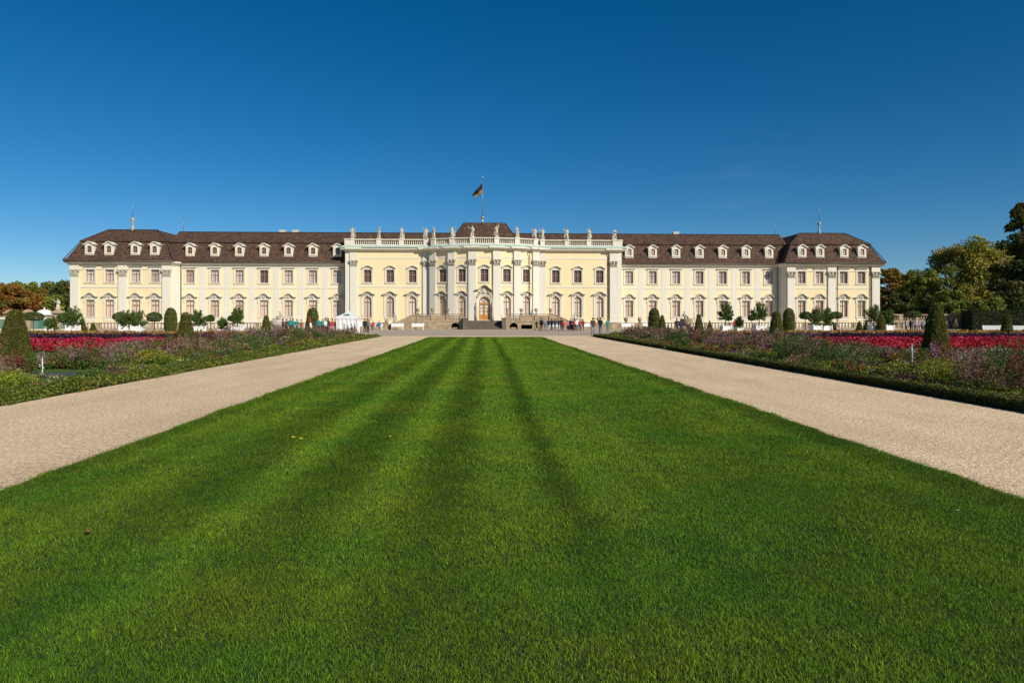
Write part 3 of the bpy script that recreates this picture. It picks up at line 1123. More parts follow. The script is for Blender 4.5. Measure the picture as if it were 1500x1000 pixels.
for i in range(9):
    a = math.pi * (0.05 + 0.9 * i / 8)
    mb.bar((0, -0.15, 6.0), (0.6 * math.cos(a), -0.24, 6.0 + 0.75 * math.sin(a)), 0.07, 0.07)
mb.lathe([(0.02, 5.6), (0.35, 5.75), (0.42, 6.1), (0.25, 6.45), (0.02, 6.55)], 12, (0, -0.12, 0), sy=0.5)
for sx in (-1, 1):
    for j, (x, z, r) in enumerate([(0.7, 6.0, 0.22), (0.95, 5.65, 0.2), (1.2, 5.3, 0.2), (1.42, 4.95, 0.18), (1.45, 4.0, 0.16), (1.5, 3.4, 0.14)]):
        mb.ball((sx * x, -0.18, z), r, n=8)
    mb.tube([(sx * 0.3, -0.15, 6.1), (sx * 0.95, -0.15, 5.65), (sx * 1.42, -0.15, 4.95), (sx * 1.45, -0.15, 4.0), (sx * 1.5, -0.15, 3.4)], [0.12] * 5, 6)
    mb.bar((sx * 0.5, -0.16, 6.2), (sx * 1.3, -0.16, 5.1), 0.1, 0.08)
obj('carving', mb.data('door_carving', 'relief_stone'), door)
for sx in (-1, 1):                          # carved figures beside the jambs
    mb = MB()
    mb.lathe([(0.2, 1.42), (0.22, 2.4), (0.16, 3.0), (0.24, 3.5), (0.2, 3.9), (0.08, 4.0), (0.12, 4.15), (0.1, 4.3), (0.02, 4.36)], 12, (sx * 1.38, -0.42, 0))
    obj('herm', mb.data('door_herm', 'relief_stone'), door)

# the centre block is a little taller than first surveyed: storeys raised in proportion
raised = set(bpy.data.meshes) - before_centre | {c.data for k in ('centre_upper', 'centre_lower') for c in [WIN[k]] + list(WIN[k].children)}
for me_ in raised:
    n_ = len(me_.vertices)
    co_ = np.empty(n_ * 3)
    me_.vertices.foreach_get('co', co_)
    co_ = co_.reshape(-1, 3)
    co_[:, 2] = co_[:, 2] * 1.0225 - 0.042 * np.clip(co_[:, 2] / 1.85, 0, 1)
    me_.vertices.foreach_set('co', co_.ravel())
    me_.update()

# ---- chimneys, finials and lightning rods
for x, Y in ((gx(414, 124.5), 124.6), (gx(433, 124.5), 124.6), (gx(990, 124.5), 124.6)):
    mb = MB()
    mb.box(-0.5, 0.5, -0.35, 0.35, 16.4, 17.45)
    mb.box(-0.6, 0.6, -0.42, 0.42, 17.45, 17.58)
    ch = obj('chimney', mb.data('chimney', 'trim_white'), main_roof, (x, Y, 0))
for s, px, gm in ((-1, 194.5, 'gilt_stone'), (1, 1200, 'verdigris')):
    mb = MB()
    mb.lathe([(0.30, 16.9), (0.26, 17.6), (0.14, 17.9), (0.12, 18.4), (0.2, 18.5), (0.12, 18.6), (0.26, 18.75), (0.33, 18.95), (0.24, 19.2), (0.06, 19.3)], 12)
    f = pp('finial', mb.data('finial', gm), gx(px, 122), 122.0)
    mb = MB()
    mb.tube([(0, 0, 19.2), (0, 0, 22.6)], [0.055, 0.03], 6)
    obj('rod', mb.data('finial_rod', 'rod_metal'), f)
for px in (268.5, 1135):
    mb = MB()
    mb.tube([(0, 0, 17.0), (0, 0, 19.8)], [0.045, 0.03], 6)
    pp('lightning_rod', mb.data('lightning_rod', 'rod_metal'), gx(px, 124), 124.0)

# ================================================================== flagpole on the roof
fx = gx(707, 122.5)
fp = empty('flagpole', (fx, 122.5, 18.6))
tag(fp, 'tall flagpole with black and yellow flag on the roof over the bowed centre', 'flagpole')
mb = MB()
mb.tube([(0, 0, 0), (0, 0, 8.3)], [0.075, 0.04], 8)
obj('pole', mb.data('pole', 'rod_metal'), fp)
mb = MB()
mb.ball((0, 0, 1.15), 0.27, n=14)
mb.lathe([(0.2, 0), (0.16, 0.4), (0.1, 0.8), (0.1, 0.95)], 10)
obj('ball', mb.data('ball', 'gold'), fp)
mb = MB()
mb.lathe([(0.02, 8.3), (0.1, 8.36), (0.09, 8.46), (0.02, 8.52)], 8)
obj('pole_tip', mb.data('pole_tip', 'white_paint'), fp)
# hanging slanting cloth: upper half black, lower half yellow
nu, nv = 14, 8
V, F, M = [], [], []
for i in range(nu + 1):
    u = i / nu
    for j in range(nv + 1):
        v = j / nv
        top = Vector((-0.07 - 1.85 * u, 0, 7.35 - 2.15 * u))
        bot = Vector((-0.07 - 1.35 * u, 0, 5.55 - 0.75 * u))
        p = top.lerp(bot, v)
        p.y = 0.16 * math.sin(u * 9 + v * 2.5) * (0.25 + u) + 0.08 * math.sin(v * 8 + u * 3)
        p.z -= 0.35 * u * u * v * 0.3
        V.append(tuple(p))
for i in range(nu):
    for j in range(nv):
        a = i * (nv + 1) + j
        F.append((a, a + 1, a + nv + 2, a + nv + 1))
        M.append(0 if j < 5 else 1)
me = bpy.data.meshes.new('flag')
me.from_pydata(V, [], F)
me.polygons.foreach_set('material_index', M)
me.polygons.foreach_set('use_smooth', [True] * len(F))
me.materials.append(MATS['flag_black'])
me.materials.append(MATS['flag_yellow'])
fo = obj('flag', me, fp)
sm = fo.modifiers.new('thick', 'SOLIDIFY')
sm.thickness = 0.02

# ================================================================== terrace and stairs before the bow
TZ, TY = 1.35, 106.6
tb = MB()
terrace = empty('terrace', (0, 109, 0))
tag(terrace, 'low sandstone terrace with curved outer stairs below the bowed palace centre', 'terrace')


def tp(name, mb, m, parent=None, recalc=True):
    o = obj(name, mb.data(name, m, recalc), terrace if parent is None else parent)
    if parent is None:
        o.location = (0, -109, 0)
    return o


mb = MB()
fl = [(-10.6, TY + 0.3), (-2.9, TY + 0.3), (-2.9, TY + 2.2), (2.9, TY + 2.2), (2.9, TY + 0.3), (10.6, TY + 0.3), (10.6, 118.4), (-10.6, 118.4)]
mb.add([(x, y, TZ) for x, y in fl], [tuple(range(len(fl)))])
tp('terrace_floor', mb, 'terrace_stone', None, False)
for s in (-1, 1):
    a, b = sorted((s * 3.35, s * 10.6))
    ar = arch_poly(s * 4.55, 1.25, 0.02, 0.42, 0.62, 12)
    rc = rect_poly(s * 6.6, 1.75, 0.06, 0.72)
    w = wall_mesh(a, b, 0, TZ, [ar, rc] if s > 0 else [ar], 1.4)
    w.box(a, b, -0.07, 0.03, TZ - 0.16, TZ + 0.02)
    w.box(min(s * 7.9, s * 10.6), max(s * 7.9, s * 10.6), -0.06, 0.02, 0.0, TZ - 0.161)
    w.v = [(x, y + TY, z) for x, y, z in w.v]
    tw = tp('terrace_wall', w, 'terrace_stone', None, False)
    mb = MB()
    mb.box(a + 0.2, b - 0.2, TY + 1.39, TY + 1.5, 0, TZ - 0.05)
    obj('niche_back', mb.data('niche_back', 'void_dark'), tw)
    mb = MB()                                   # arched ring and stones in the grotto
    mb.ring(ar[1:], outset(ar, 0.16, 0, 0)[1:], TY - 0.05, TY + 0.04, closed=False)
    for k in range(5):
        mb.ball((s * 4.55 - 0.4 + 0.2 * k, TY + 0.35, 0.12 + 0.08 * (k % 2)), 0.16, n=7)
    obj('niche_arch', mb.data('niche_arch', 'terrace_stone'), tw)
    # parapet over it: dies, rail, panels
    mb = MB()
    for x in (3.55, 5.75, 8.1, 10.35):
        mb.box(s * x - 0.24, s * x + 0.24, TY - 0.02, TY + 0.42, TZ + 0.02, TZ + 0.98)
    for x0, x1 in ((3.79, 5.51), (5.99, 7.86), (8.34, 10.11)):
        l, r = sorted((s * x0, s * x1))
        mb.box(l, r, TY + 0.08, TY + 0.32, TZ + 0.02, TZ + 0.17)
        mb.box(l, r, TY + 0.1, TY + 0.30, TZ + 0.74, TZ + 0.86)
        if x0 > 5:
            mb.box(l, r, TY + 0.13, TY + 0.27, TZ + 0.171, TZ + 0.739)
            mb.box(l + 0.2, r - 0.2, TY + 0.10, TY + 0.131, TZ + 0.26, TZ + 0.65)
        nb = 9 if x0 < 5 else 0
        for k in range(nb):
            xx = l + (r - l) * (k + 0.5) / nb
            mb.lathe([(0.07, TZ + 0.17), (0.085, TZ + 0.36), (0.045, TZ + 0.6), (0.07, TZ + 0.74)], 8, (xx, TY + 0.2, 0))
    tp('parapet', mb, 'terrace_stone')
    mb = MB()
    l, r = sorted((s * 3.3, s * 10.62))
    mb.box(l, r, TY + 0.02, TY + 0.38, TZ + 0.985, TZ + 1.07)
    tp('parapet_coping', mb, 'coping_stone')
    # outer stair down towards the wing
    mb = MB()
    n = 8
    for i in range(n):
        x0, x1 = sorted((s * (10.6 + 0.5 * i), s * (11.1 + 0.5 * i)))
        mb.box(x0, x1, TY + 0.5, TY + 3.6, 0, TZ - TZ * i / n - 0.02)
    tp('outer_stair', mb, 'step_stone')
    mb = MB()
    pr = [(s * 10.62, 0), (s * 15.0, 0), (s * 15.0, 0.75), (s * 14.4, 0.75), (s * 12.6, 1.55), (s * 11.2, 2.2), (s * 10.62, 2.36)]
    mb.prism(pr, TY + 0.1, TY + 0.42)
    mb.strip([(s * 10.6, 2.45), (s * 11.25, 2.3), (s * 12.65, 1.64), (s * 14.4, 0.85), (s * 15.1, 0.85)][:: (1 if s > 0 else -1)], 0.09, TY + 0.02, TY + 0.5)
    mb.box(s * 15.2 - 0.3, s * 15.2 + 0.3, TY - 0.05, TY + 0.55, 0, 0.95)
    mb.ball((s * 15.2, TY + 0.25, 1.25), 0.32)
    tp('stair_parapet', mb, 'terrace_stone')
    # dark pedestals beside the front stair
    mb = MB()
    mb.box(min(s * 2.7, s * 3.34), max(s * 2.7, s * 3.34), TY - 0.9, TY + 2.0, 0, TZ + 0.3)
    mb.box(min(s * 2.62, s * 3.42), max(s * 2.62, s * 3.42), TY - 0.98, TY + 2.05, TZ + 0.305, TZ + 0.45)
    tp('stair_pedestal', mb, 'dark_stone')
mb = MB()
for i in range(8):
    mb.box(-2.69, 2.69, TY - 0.75 + 0.37 * i, TY + 2.6, 0.17 * i + 0.004, 0.17 * (i + 1))
tp('front_stair', mb, 'step_stone')

# urns on the parapet
mb = MB()
mb.lathe([(0.20, 0), (0.20, 0.07), (0.08, 0.14), (0.07, 0.26), (0.12, 0.3), (0.24, 0.45), (0.27, 0.6), (0.2, 0.68), (0.30, 0.76), (0.34, 0.82), (0.28, 0.84), (0.18, 0.78)], 16)
urnme = mb.data('urn', 'terrace_stone')
urns = []
ul = {-10.35: 'stone urn at the outer end of the terrace parapet left of the palace door', -8.1: 'stone urn second from the outer end of the terrace parapet left of the door',
      -5.75: 'stone urn midway along the terrace parapet left of the palace door', -3.55: 'stone urn on the parapet just left of the front stair',
      3.55: 'stone urn on the parapet just right of the front stair', 5.75: 'stone urn midway along the terrace parapet right of the palace door',
      8.1: 'stone urn second from the outer end of the terrace parapet right of the door', 10.35: 'stone urn at the outer end of the terrace parapet right of the palace door'}
for x, lb in ul.items():
    u = obj('stone_urn', urnme, None, (x, TY + 0.2, TZ + 1.07))
    tag(u, lb, 'urn', 'stone urns on the terrace parapet')
# ================================================================== FIGURES
FINGERS = [(-0.030, 0.062), (-0.010, 0.075), (0.011, 0.072), (0.031, 0.056)]


def hand_caps(w, d, side):
    """palm, four unequal bent fingers and a thumb beyond wrist w along d"""
    w, d = Vector(w), Vector(d).normalized()
    lat = d.cross(Vector((side, 0, 0)))
    lat = Vector((0, -1, 0)) if lat.length < 0.3 else lat.normalized()
    inn = d.cross(lat).normalized()
    if inn.x * side > 0:
        inn = -inn
    k = w + d * 0.085
    caps = [(w - lat * 0.012, k - lat * 0.018, 0.026, 0.024, 0), (w + lat * 0.012, k + lat * 0.018, 0.026, 0.024, 0)]
    for o, L in FINGERS:
        a = k + lat * o * 0.95
        b = a + d * L * 0.5 + inn * 0.008
        c = b + d * L * 0.42 + inn * 0.026
        caps += [(a, b, 0.0095, 0.009, 0), (b, c, 0.009, 0.007, 0)]
    t0 = w + d * 0.03 + lat * (-0.028)
    caps += [(t0, t0 - lat * 0.035 + d * 0.03 + inn * 0.012, 0.013, 0.010, 0), (t0 - lat * 0.035 + d * 0.03 + inn * 0.012, t0 - lat * 0.042 + d * 0.062 + inn * 0.02, 0.010, 0.008, 0)]
    return caps


# pose: hip, knees, ankles, shoulders, elbows, wrists.  Facing -Y, feet at z = 0.  materials: 0 skin 1 top 2 legs 3 shoe 4 eye
def figure(pose):
    z0 = pose.get('drop', 0.0)
    lean = pose.get('lean', 0.0)
    hip = Vector((0, 0, 0.93 - z0))
    up = Vector((0, -math.sin(lean), math.cos(lean)))

    def T(x, y, z):       # torso-space to world
        fwd = Vector((0, -math.cos(lean), -math.sin(lean)))
        return hip + up * (z - 0.93) + Vector((x, 0, 0)) - fwd * y
    C = []
    C += [(T(-0.075, 0, 0.96), T(0.075, 0, 0.96), 0.125, 0.125, 2), (T(0, 0, 1.02), T(0, 0.01, 1.18), 0.135, 0.135, 1), (T(-0.07, 0, 1.12), T(-0.09, 0.01, 1.34), 0.115, 0.105, 1),
          (T(0.07, 0, 1.12), T(0.09, 0.01, 1.34), 0.115, 0.105, 1), (T(-0.17, 0.01, 1.405), T(0.17, 0.01, 1.405), 0.062, 0.062, 1), (T(-0.08, 0.01, 1.43), T(0.08, 0.01, 1.43), 0.06, 0.06, 1),
          (T(-0.07, 0, 0.98), T(0.07, 0, 0.98), 0.14, 0.14, 1)]
    C += [(T(0, 0.01, 1.43), T(0, -0.005, 1.54), 0.055, 0.052, 0), (T(0, -0.005, 1.60), T(0, -0.01, 1.655), 0.076, 0.086, 0), (T(0, -0.035, 1.555), T(0, -0.02, 1.60), 0.048, 0.068, 0),
          (T(0, -0.09, 1.62), T(0, -0.108, 1.588), 0.011, 0.016, 0), (T(-0.082, 0, 1.63), T(-0.082, 0.005, 1.59), 0.014, 0.011, 0), (T(0.082, 0, 1.63), T(0.082, 0.005, 1.59), 0.014, 0.011, 0),
          (T(-0.018, -0.079, 1.555), T(0.018, -0.079, 1.555), 0.009, 0.009, 5), (T(-0.031, -0.078, 1.632), T(-0.027, -0.078, 1.632), 0.012, 0.012, 4), (T(0.027, -0.078, 1.632), T(0.031, -0.078, 1.632), 0.012, 0.012, 4)]
    for s, (kn, an) in zip((-1, 1), pose['legs']):
        h = T(s * 0.085, 0, 0.90)
        kn, an = Vector(kn), Vector(an)
        C += [(h, kn, 0.095, 0.062, 2), (kn, an + Vector((0, 0, 0.03)), 0.064, 0.046, 2), (an + Vector((0, 0.035, -0.045)), an + Vector((s * 0.02, -0.13, -0.055)), 0.042, 0.036, 3),
              (an, an + Vector((0, 0, -0.03)), 0.044, 0.044, 3)]
    for s, (el, wr) in zip((-1, 1), pose['arms']):
        sh = T(s * 0.195, 0.01, 1.39)
        el, wr = T(*el), T(*wr)
        C += [(sh, el, 0.060, 0.045, 1), (el, wr, 0.044, 0.032, 1)]
        C += hand_caps(wr, wr - el, s)
    return C, T


POSES = {
    'stand': dict(legs=[((-0.10, -0.01, 0.49), (-0.11, 0.02, 0.085)), ((0.10, -0.01, 0.49), (0.12, 0.02, 0.085))], arms=[((-0.26, 0.03, 1.12), (-0.27, -0.05, 0.88)), ((0.26, 0.03, 1.12), (0.27, -0.05, 0.88))]),
    'relax': dict(legs=[((-0.09, 0.0, 0.49), (-0.09, 0.03, 0.085)), ((0.12, -0.07, 0.50), (0.17, -0.08, 0.085))], arms=[((-0.27, 0.04, 1.13), (-0.18, -0.2, 1.05)), ((0.27, 0.05, 1.13), (0.16, -0.19, 1.12))]),
    'walk': dict(lean=0.12, drop=0.03, legs=[((-0.09, -0.22, 0.50), (-0.09, -0.36, 0.085)), ((0.09, 0.02, 0.47), (0.09, 0.36, 0.15))], arms=[((-0.25, 0.18, 1.14), (-0.25, 0.16, 0.90)), ((0.25, -0.14, 1.13), (0.23, -0.30, 0.96))]),
    'point': dict(legs=[((-0.10, -0.02, 0.49), (-0.12, 0.02, 0.085)), ((0.11, -0.01, 0.49), (0.13, 0.0, 0.085))], arms=[((-0.26, 0.03, 1.12), (-0.25, -0.08, 0.89)), ((0.32, -0.16, 1.26), (0.35, -0.38, 1.38))]),
    'sit': dict(drop=0.38, legs=[((-0.11, -0.44, 0.52), (-0.11, -0.45, 0.085)), ((0.11, -0.44, 0.52), (0.12, -0.43, 0.085))], arms=[((-0.25, -0.02, 1.14), (-0.14, -0.24, 1.03)), ((0.25, -0.02, 1.14), (0.14, -0.24, 1.03))]),
}


def caps_mesh(C, name, voxel, mats):
    mb = MB()
    for a, b, r0, r1, mi in C:
        a, b = Vector(a), Vector(b)
        d = (b - a)
        d = d.normalized() if d.length > 1e-6 else Vector((0, 0, 1))
        pts, rad = [], []
        for t in (-1, -0.75, -0.4):
            pts.append(a + d * r0 * t)
            rad.append(max(r0 * math.sqrt(max(0, 1 - t * t)), 0.001))
        pts.append(a)
        rad.append(r0)
        pts.append(b + d * 1e-4)
        rad.append(r1)
        for t in (0.4, 0.75, 1):
            pts.append(b + d * r1 * t)
            rad.append(max(r1 * math.sqrt(max(0, 1 - t * t)), 0.001))
        mb.tube(pts, rad, 10)
    me = mb.data(name, 'skin')
    o = bpy.data.objects.new('tmp_' + name, me)
    COL.objects.link(o)
    rm = o.modifiers.new('remesh', 'REMESH')
    rm.mode = 'VOXEL'
    rm.voxel_size = voxel
    rm.use_smooth_shade = True
    smo = o.modifiers.new('smooth', 'SMOOTH')
    smo.iterations = 2
    smo.factor = 0.4
    dg = bpy.context.evaluated_depsgraph_get()
    out = bpy.data.meshes.new_from_object(o.evaluated_get(dg))
    bpy.data.objects.remove(o)
    bpy.data.meshes.remove(me)
    out.name = name
    n = len(out.polygons)
    cen = np.empty(n * 3)
    out.polygons.foreach_get('center', cen)
    cen = cen.reshape(-1, 3)
    best = np.full(n, 1e9)
    mi = np.zeros(n, dtype=np.int32)
    for a, b, r0, r1, m in C:
        a, b = np.array(a), np.array(b)
        ab = b - a
        t = np.clip((cen - a) @ ab / max(ab @ ab, 1e-9), 0, 1)
        dd = np.linalg.norm(cen - a - t[:, None] * ab, axis=1) - (r0 + (r1 - r0) * t)
        if m in (4, 5):
            dd -= 0.004
        k = dd < best
        best[k] = dd[k]
        mi[k] = m
    out.materials.clear()
    for m in mats:
        out.materials.append(MATS[m])
    if len(mats) > 1:
        out.polygons.foreach_set('material_index', mi)
    else:
        out.polygons.foreach_set('material_index', np.zeros(n, dtype=np.int32))
    return out


mat('lip', (0.42, 0.18, 0.15), 0.6, 0.05, 5)
PEOPLE_ME, HAIR_AT = {}, {}
for k, p in POSES.items():
    C, T = figure(p)
    PEOPLE_ME[k] = caps_mesh(C, 'person_' + k, 0.0125, ['skin', 'cloth_black', 'cloth_denim', 'shoe', 'hair_dark', 'lip'])
    HAIR_AT[k] = T(0, 0.008, 1.648)


def hair_mesh(long):
    mb = MB()
    mb.ball((0, 0, 0), 0.106, n=16, sz=1.12)
    keep = []
    for f in mb.f:
        c = sum((Vector(mb.v[i]) for i in f), Vector()) / len(f)
        if c.z > 0.035 or (c.y > 0.005 and c.z > -0.075):
            keep.append(f)
    mb.f = keep
    mb.m = [0] * len(keep)
    mb.s = [True] * len(keep)
    if long:
        mb.lathe([(0.085, 0.02), (0.1, -0.06), (0.095, -0.16), (0.06, -0.22)], 12, (0, 0.045, 0), sy=0.55)
    return mb.data('hair', 'hair_dark', False)


HAIR = {0: hair_mesh(False), 1: hair_mesh(True)}


def person(px, Y, pose, rz, top, legs, label, hair='hair_dark', long=0, h=1.72, group=None, z=0.0, X=None):
    o = obj('person', PEOPLE_ME[pose], None, (gx(px, Y) if X is None else X, Y, z), R(rz))
    s = h / 1.74
    o.scale = (s, s, s)
    reslot(o, 1, 'cloth_' + top)
    reslot(o, 2, 'cloth_' + legs)
    tag(o, label, 'person', group)
    hr = obj('hair', HAIR[long], o, HAIR_AT[pose])
    reslot(hr, 0, hair)
    return o


G1, G2, G3 = 'visitors on the forecourt right of the lawn', 'visitors around the white tent', 'visitors behind the flower beds on the far right'
person(786, 94, 'walk', 80, 'black', 'black', 'person in black striding left, first of the visitors right of the front stair', h=1.62, group=G1)
person(793, 94.5, 'stand', 150, 'black', 'navy', 'person in black coat standing just behind the striding visitor', h=1.74, group=G1)
person(798.5, 94, 'relax', 20, 'grey', 'denim', 'person in grey top and blue jeans between two dark dressed visitors', h=1.7, group=G1, hair='hair_fair')
person(803.5, 95, 'stand', 200, 'black', 'grey', 'person in black top and grey trousers, third of the upright trio near the stair', h=1.68, group=G1)
person(818, 94, 'relax', 100, 'navy', 'denim', 'person in navy jacket and jeans standing beside the children in red', h=1.72, group=G1)
person(825, 93.5, 'stand', 170, 'red', 'black', 'child in red top and black trousers left in the red pair', h=1.45, group=G1)
person(831.5, 94, 'relax', 10, 'pink', 'black', 'child in pink top standing right beside the child in red', h=1.42, group=G1, long=1)
person(836, 95, 'stand', 190, 'black', 'black', 'person in black between the children and the red jacket', h=1.7, group=G1)
person(839.5, 93.5, 'relax', -60, 'red', 'black', 'person in bright red jacket and black trousers before the terrace wall', h=1.6, group=G1)
person(845, 94, 'point', 40, 'white', 'denim', 'person in white shirt and jeans at the right end of the visitor group', h=1.72, group=G1, hair='hair_grey')
person(849.5, 95, 'stand', 0, 'red', 'navy', 'person in red top half hidden behind the white shirt', h=1.62, group=G1)
for px, Y, po, rz, t, l, lb, h in [
    (808, 98, 'relax', 140, 'black', 'black', 'person in black standing before the first bench right of the stair', 1.66),
    (813, 97, 'stand', 190, 'navy', 'denim', 'person in navy top and jeans at the right end of that first bench', 1.7),
    (854, 96, 'relax', 210, 'brown', 'black', 'person in brown top right of the red top at the end of the visitor group', 1.6),
    (822, 97.5, 'stand', 170, 'black', 'navy', 'person in black top half hidden behind the children in red and pink', 1.72),
    (842, 97.5, 'relax', 160, 'grey', 'black', 'person in grey top half hidden between red jacket and white shirt', 1.7)]:
    person(px, Y, po, rz, t, l, lb, h=h, group=G1)
person(868.5, 74.5, 'stand', 185, 'brown', 'denim', 'tall person in dark brown jacket and jeans standing by the hedge corner', h=1.84, group=G1)
person(879.5, 78, 'relax', 150, 'black', 'denim', 'person in black jacket and jeans behind the hedge corner', h=1.84, group=G1)
person(890, 84, 'stand', 30, 'teal', 'teal', 'person in long pale teal coat behind the right flower border', h=1.7, group=G1, hair='hair_fair')
person(779.5, 108.2, 'stand', 160, 'lightblue', 'denim', 'person in light blue top standing up on the terrace', h=1.7, z=TZ)
for px, Y, po, rz, t, l, lb, h, hr in [
    (414.5, 79, 'relax', 120, 'black', 'black', 'person in black, first from the vase sculpture left of the tent', 1.7, 'hair_dark'),
    (420, 80, 'stand', 160, 'brown', 'black', 'person in brown jacket second from the vase sculpture', 1.68, 'hair_dark'),
    (425.5, 78.5, 'stand', 190, 'teal', 'black', 'tall fair haired person in teal jacket beside the brown jacket', 1.82, 'hair_fair'),
    (429, 80, 'relax', 210, 'teal', 'navy', 'person in teal jacket and navy trousers, second of the left teal trio', 1.72, 'hair_dark'),
    (435, 79, 'relax', 30, 'teal', 'denim', 'person in teal jacket and jeans, last of the left teal trio', 1.66, 'hair_grey'),
    (441.5, 79.5, 'stand', 100, 'red', 'denim', 'person in red top between the teal jackets and the slim cone', 1.62, 'hair_dark'),
    (466, 79, 'stand', 170, 'teal', 'black', 'broad person in teal jacket and black trousers right of the slim cone', 1.78, 'hair_fair'),
    (472.5, 79.5, 'relax', 200, 'teal', 'black', 'grey haired person in teal jacket midway between slim cone and tent', 1.72, 'hair_grey'),
    (477, 78, 'relax', 60, 'white', 'black', 'person in white top between teal and red visitors', 1.66, 'hair_dark'),
    (481, 80, 'stand', 150, 'brown', 'red', 'person in brown top and red trousers near the tent', 1.76, 'hair_dark'),
    (486.5, 78.5, 'relax', 240, 'red', 'pink', 'person in red jacket and pink trousers near the tent', 1.7, 'hair_dark'),
    (491, 79.5, 'stand', 100, 'navy', 'black', 'person in navy jacket beside the left tent wall', 1.66, 'hair_dark'),
    (534.5, 84, 'stand', 200, 'black', 'black', 'person in black just right of the white tent', 1.7, 'hair_dark'),
    (539, 85, 'relax', 150, 'grey', 'navy', 'person in grey jacket right of the white tent', 1.68, 'hair_fair'),
]:
    person(px, Y, po, rz, t, l, lb, hr, h=h, group=G2)
person(546.5, 103.75, 'sit', 0, 'red', 'navy', 'person in red top sitting on the bench right of the tent', h=1.66)
person(555.5, 103.75, 'sit', 0, 'blue', 'denim', 'person in blue jacket sitting on the bench right of the tent', h=1.7)
person(991.5, 79, 'relax', 150, 'brown', 'black', 'person in brown coat left beside the rock sculpture', h=1.74)
person(997, 78, 'stand', 200, 'navy', 'navy', 'person in navy coat right before the rock sculpture', h=1.7, long=1)
person(1076.5, 88, 'stand', 190, 'red', 'grey', 'person in bright red coat between two white planter boxes', h=1.66)
for i, (px, t, l, lb, po) in enumerate([
    (1305, 'teal', 'denim', 'person in teal top beside the last potted tree', 'stand'), (1327, 'lightblue', 'navy', 'person in light blue top at the left end of the far right crowd', 'relax'),
    (1334, 'black', 'black', 'person in black beside the light blue top in the far crowd', 'stand'), (1341, 'white', 'denim', 'person in white top and jeans in the far right crowd', 'point'),
    (1346, 'pink', 'grey', 'person in pink top beside the white top in the far crowd', 'relax'), (1351, 'teal', 'black', 'person in teal jacket and black trousers in the far right crowd', 'stand'),
    (1356, 'white', 'black', 'person in white top and black trousers left of the big cone', 'walk'), (1385, 'khaki', 'navy', 'person in khaki jacket right of the big cone', 'stand'),
    (1393, 'navy', 'black', 'person in navy jacket right of the khaki jacket by the big cone', 'relax'), (1400, 'brown', 'black', 'person in brown coat beside the tall dark hedge', 'stand')]):
    person(px, 86 + (i % 3) * 1.5, po, 40 * i, t, l, lb, ['hair_dark', 'hair_fair', 'hair_grey'][i % 3], h=1.62 + 0.04 * (i % 4), group=G3)


# ------------------------------------------------------------------ statues
def drape(C, T, pose, seed):
    r = random.Random(seed)
    D = []
    for c in C:
        D.append((c[0], c[1], c[2] * 1.08, c[3] * 1.08, 0))
    for k in range(7):                       # hanging folds of the robe
        a = -2.4 + 4.8 * k / 6 + r.uniform(-0.2, 0.2)
        D.append((T(0.10 * math.sin(a), 0.07 * math.cos(a), 0.98), Vector((0.20 * math.sin(a), 0.15 * math.cos(a), 0.10 + r.uniform(0, 0.25))), 0.07, 0.09, 0))
    s = r.choice((-1, 1))
    D.append((T(s * 0.15, 0.06, 1.42), T(-s * 0.18, 0.04, 1.0), 0.07, 0.08, 0))
    D.append((T(s * 0.2, 0.12, 1.35), Vector((s * 0.3, 0.16, 0.35)), 0.07, 0.11, 0))
    D.append((T(0, 0.02, 1.67), T(0, 0.05, 1.66), 0.09, 0.09, 0))
    D.append(((0, 0, 0.03), (0, 0.01, 0.05), 0.24, 0.24, 0))
    return D


SP = {
    'raised': dict(legs=POSES['relax']['legs'], arms=[((-0.30, 0.0, 1.55), (-0.22, -0.12, 1.80)), ((0.28, 0.05, 1.14), (0.12, -0.2, 1.12))]),
    'hip': dict(legs=POSES['relax']['legs'], arms=[((-0.36, 0.08, 1.16), (-0.18, -0.06, 1.00)), ((0.36, -0.05, 1.24), (0.46, -0.2, 1.40))]),
    'book': dict(legs=POSES['stand']['legs'], arms=[((-0.27, 0.04, 1.13), (-0.10, -0.24, 1.20)), ((0.30, 0.04, 1.14), (0.34, -0.08, 0.90))]),
    'turn': dict(legs=POSES['walk']['legs'], lean=0.06, drop=0.03, arms=[((-0.34, 0.02, 1.20), (-0.46, -0.1, 1.42)), ((0.28, 0.06, 1.13), (0.14, -0.18, 1.0))]),
}
ST = {}
for i, (k, p) in enumerate(SP.items()):
    C, T = figure(p)
    D = drape(C, T, p, i)
    if k == 'raised':
        D += [(T(-0.22, -0.12, 1.55), T(-0.22, -0.14, 2.0), 0.025, 0.02, 0)]
    if k == 'hip':
        D += [(Vector((0.48, -0.2, 0.1)), Vector((0.44, -0.2, 1.75)), 0.03, 0.025, 0), (T(0.46, -0.2, 1.42), T(0.46, -0.2, 1.5), 0.05, 0.05, 0)]
    if k == 'book':
        D += [(T(-0.16, -0.27, 1.2), T(0.02, -0.27, 1.3), 0.07, 0.07, 0), (Vector((0.32, 0, 0.1)), Vector((0.33, 0, 0.85)), 0.12, 0.08, 0)]
    if k == 'turn':
        D += [(T(-0.46, -0.1, 1.42), T(-0.6, -0.05, 1.62), 0.07, 0.05, 0), (Vector((-0.25, 0.2, 0.1)), T(-0.15, 0.12, 1.3), 0.12, 0.10, 0)]
    ST[k] = caps_mesh(D, 'statue_' + k, 0.022, ['statue_stone'])
names = ['the far left corner', 'left wing, second from the far left corner', 'left wing, third from the far left corner', 'the inner end of the left wing',
         'the left edge of the bow', 'the bow, one in from its left edge', 'the bow, left of the flagpole', 'the bow, right of the flagpole', 'the bow, one in from its right edge',
         'the right edge of the bow', 'the inner end of the right wing', 'right wing, third from the far right corner', 'right wing, second from the far right corner', 'the far right corner']
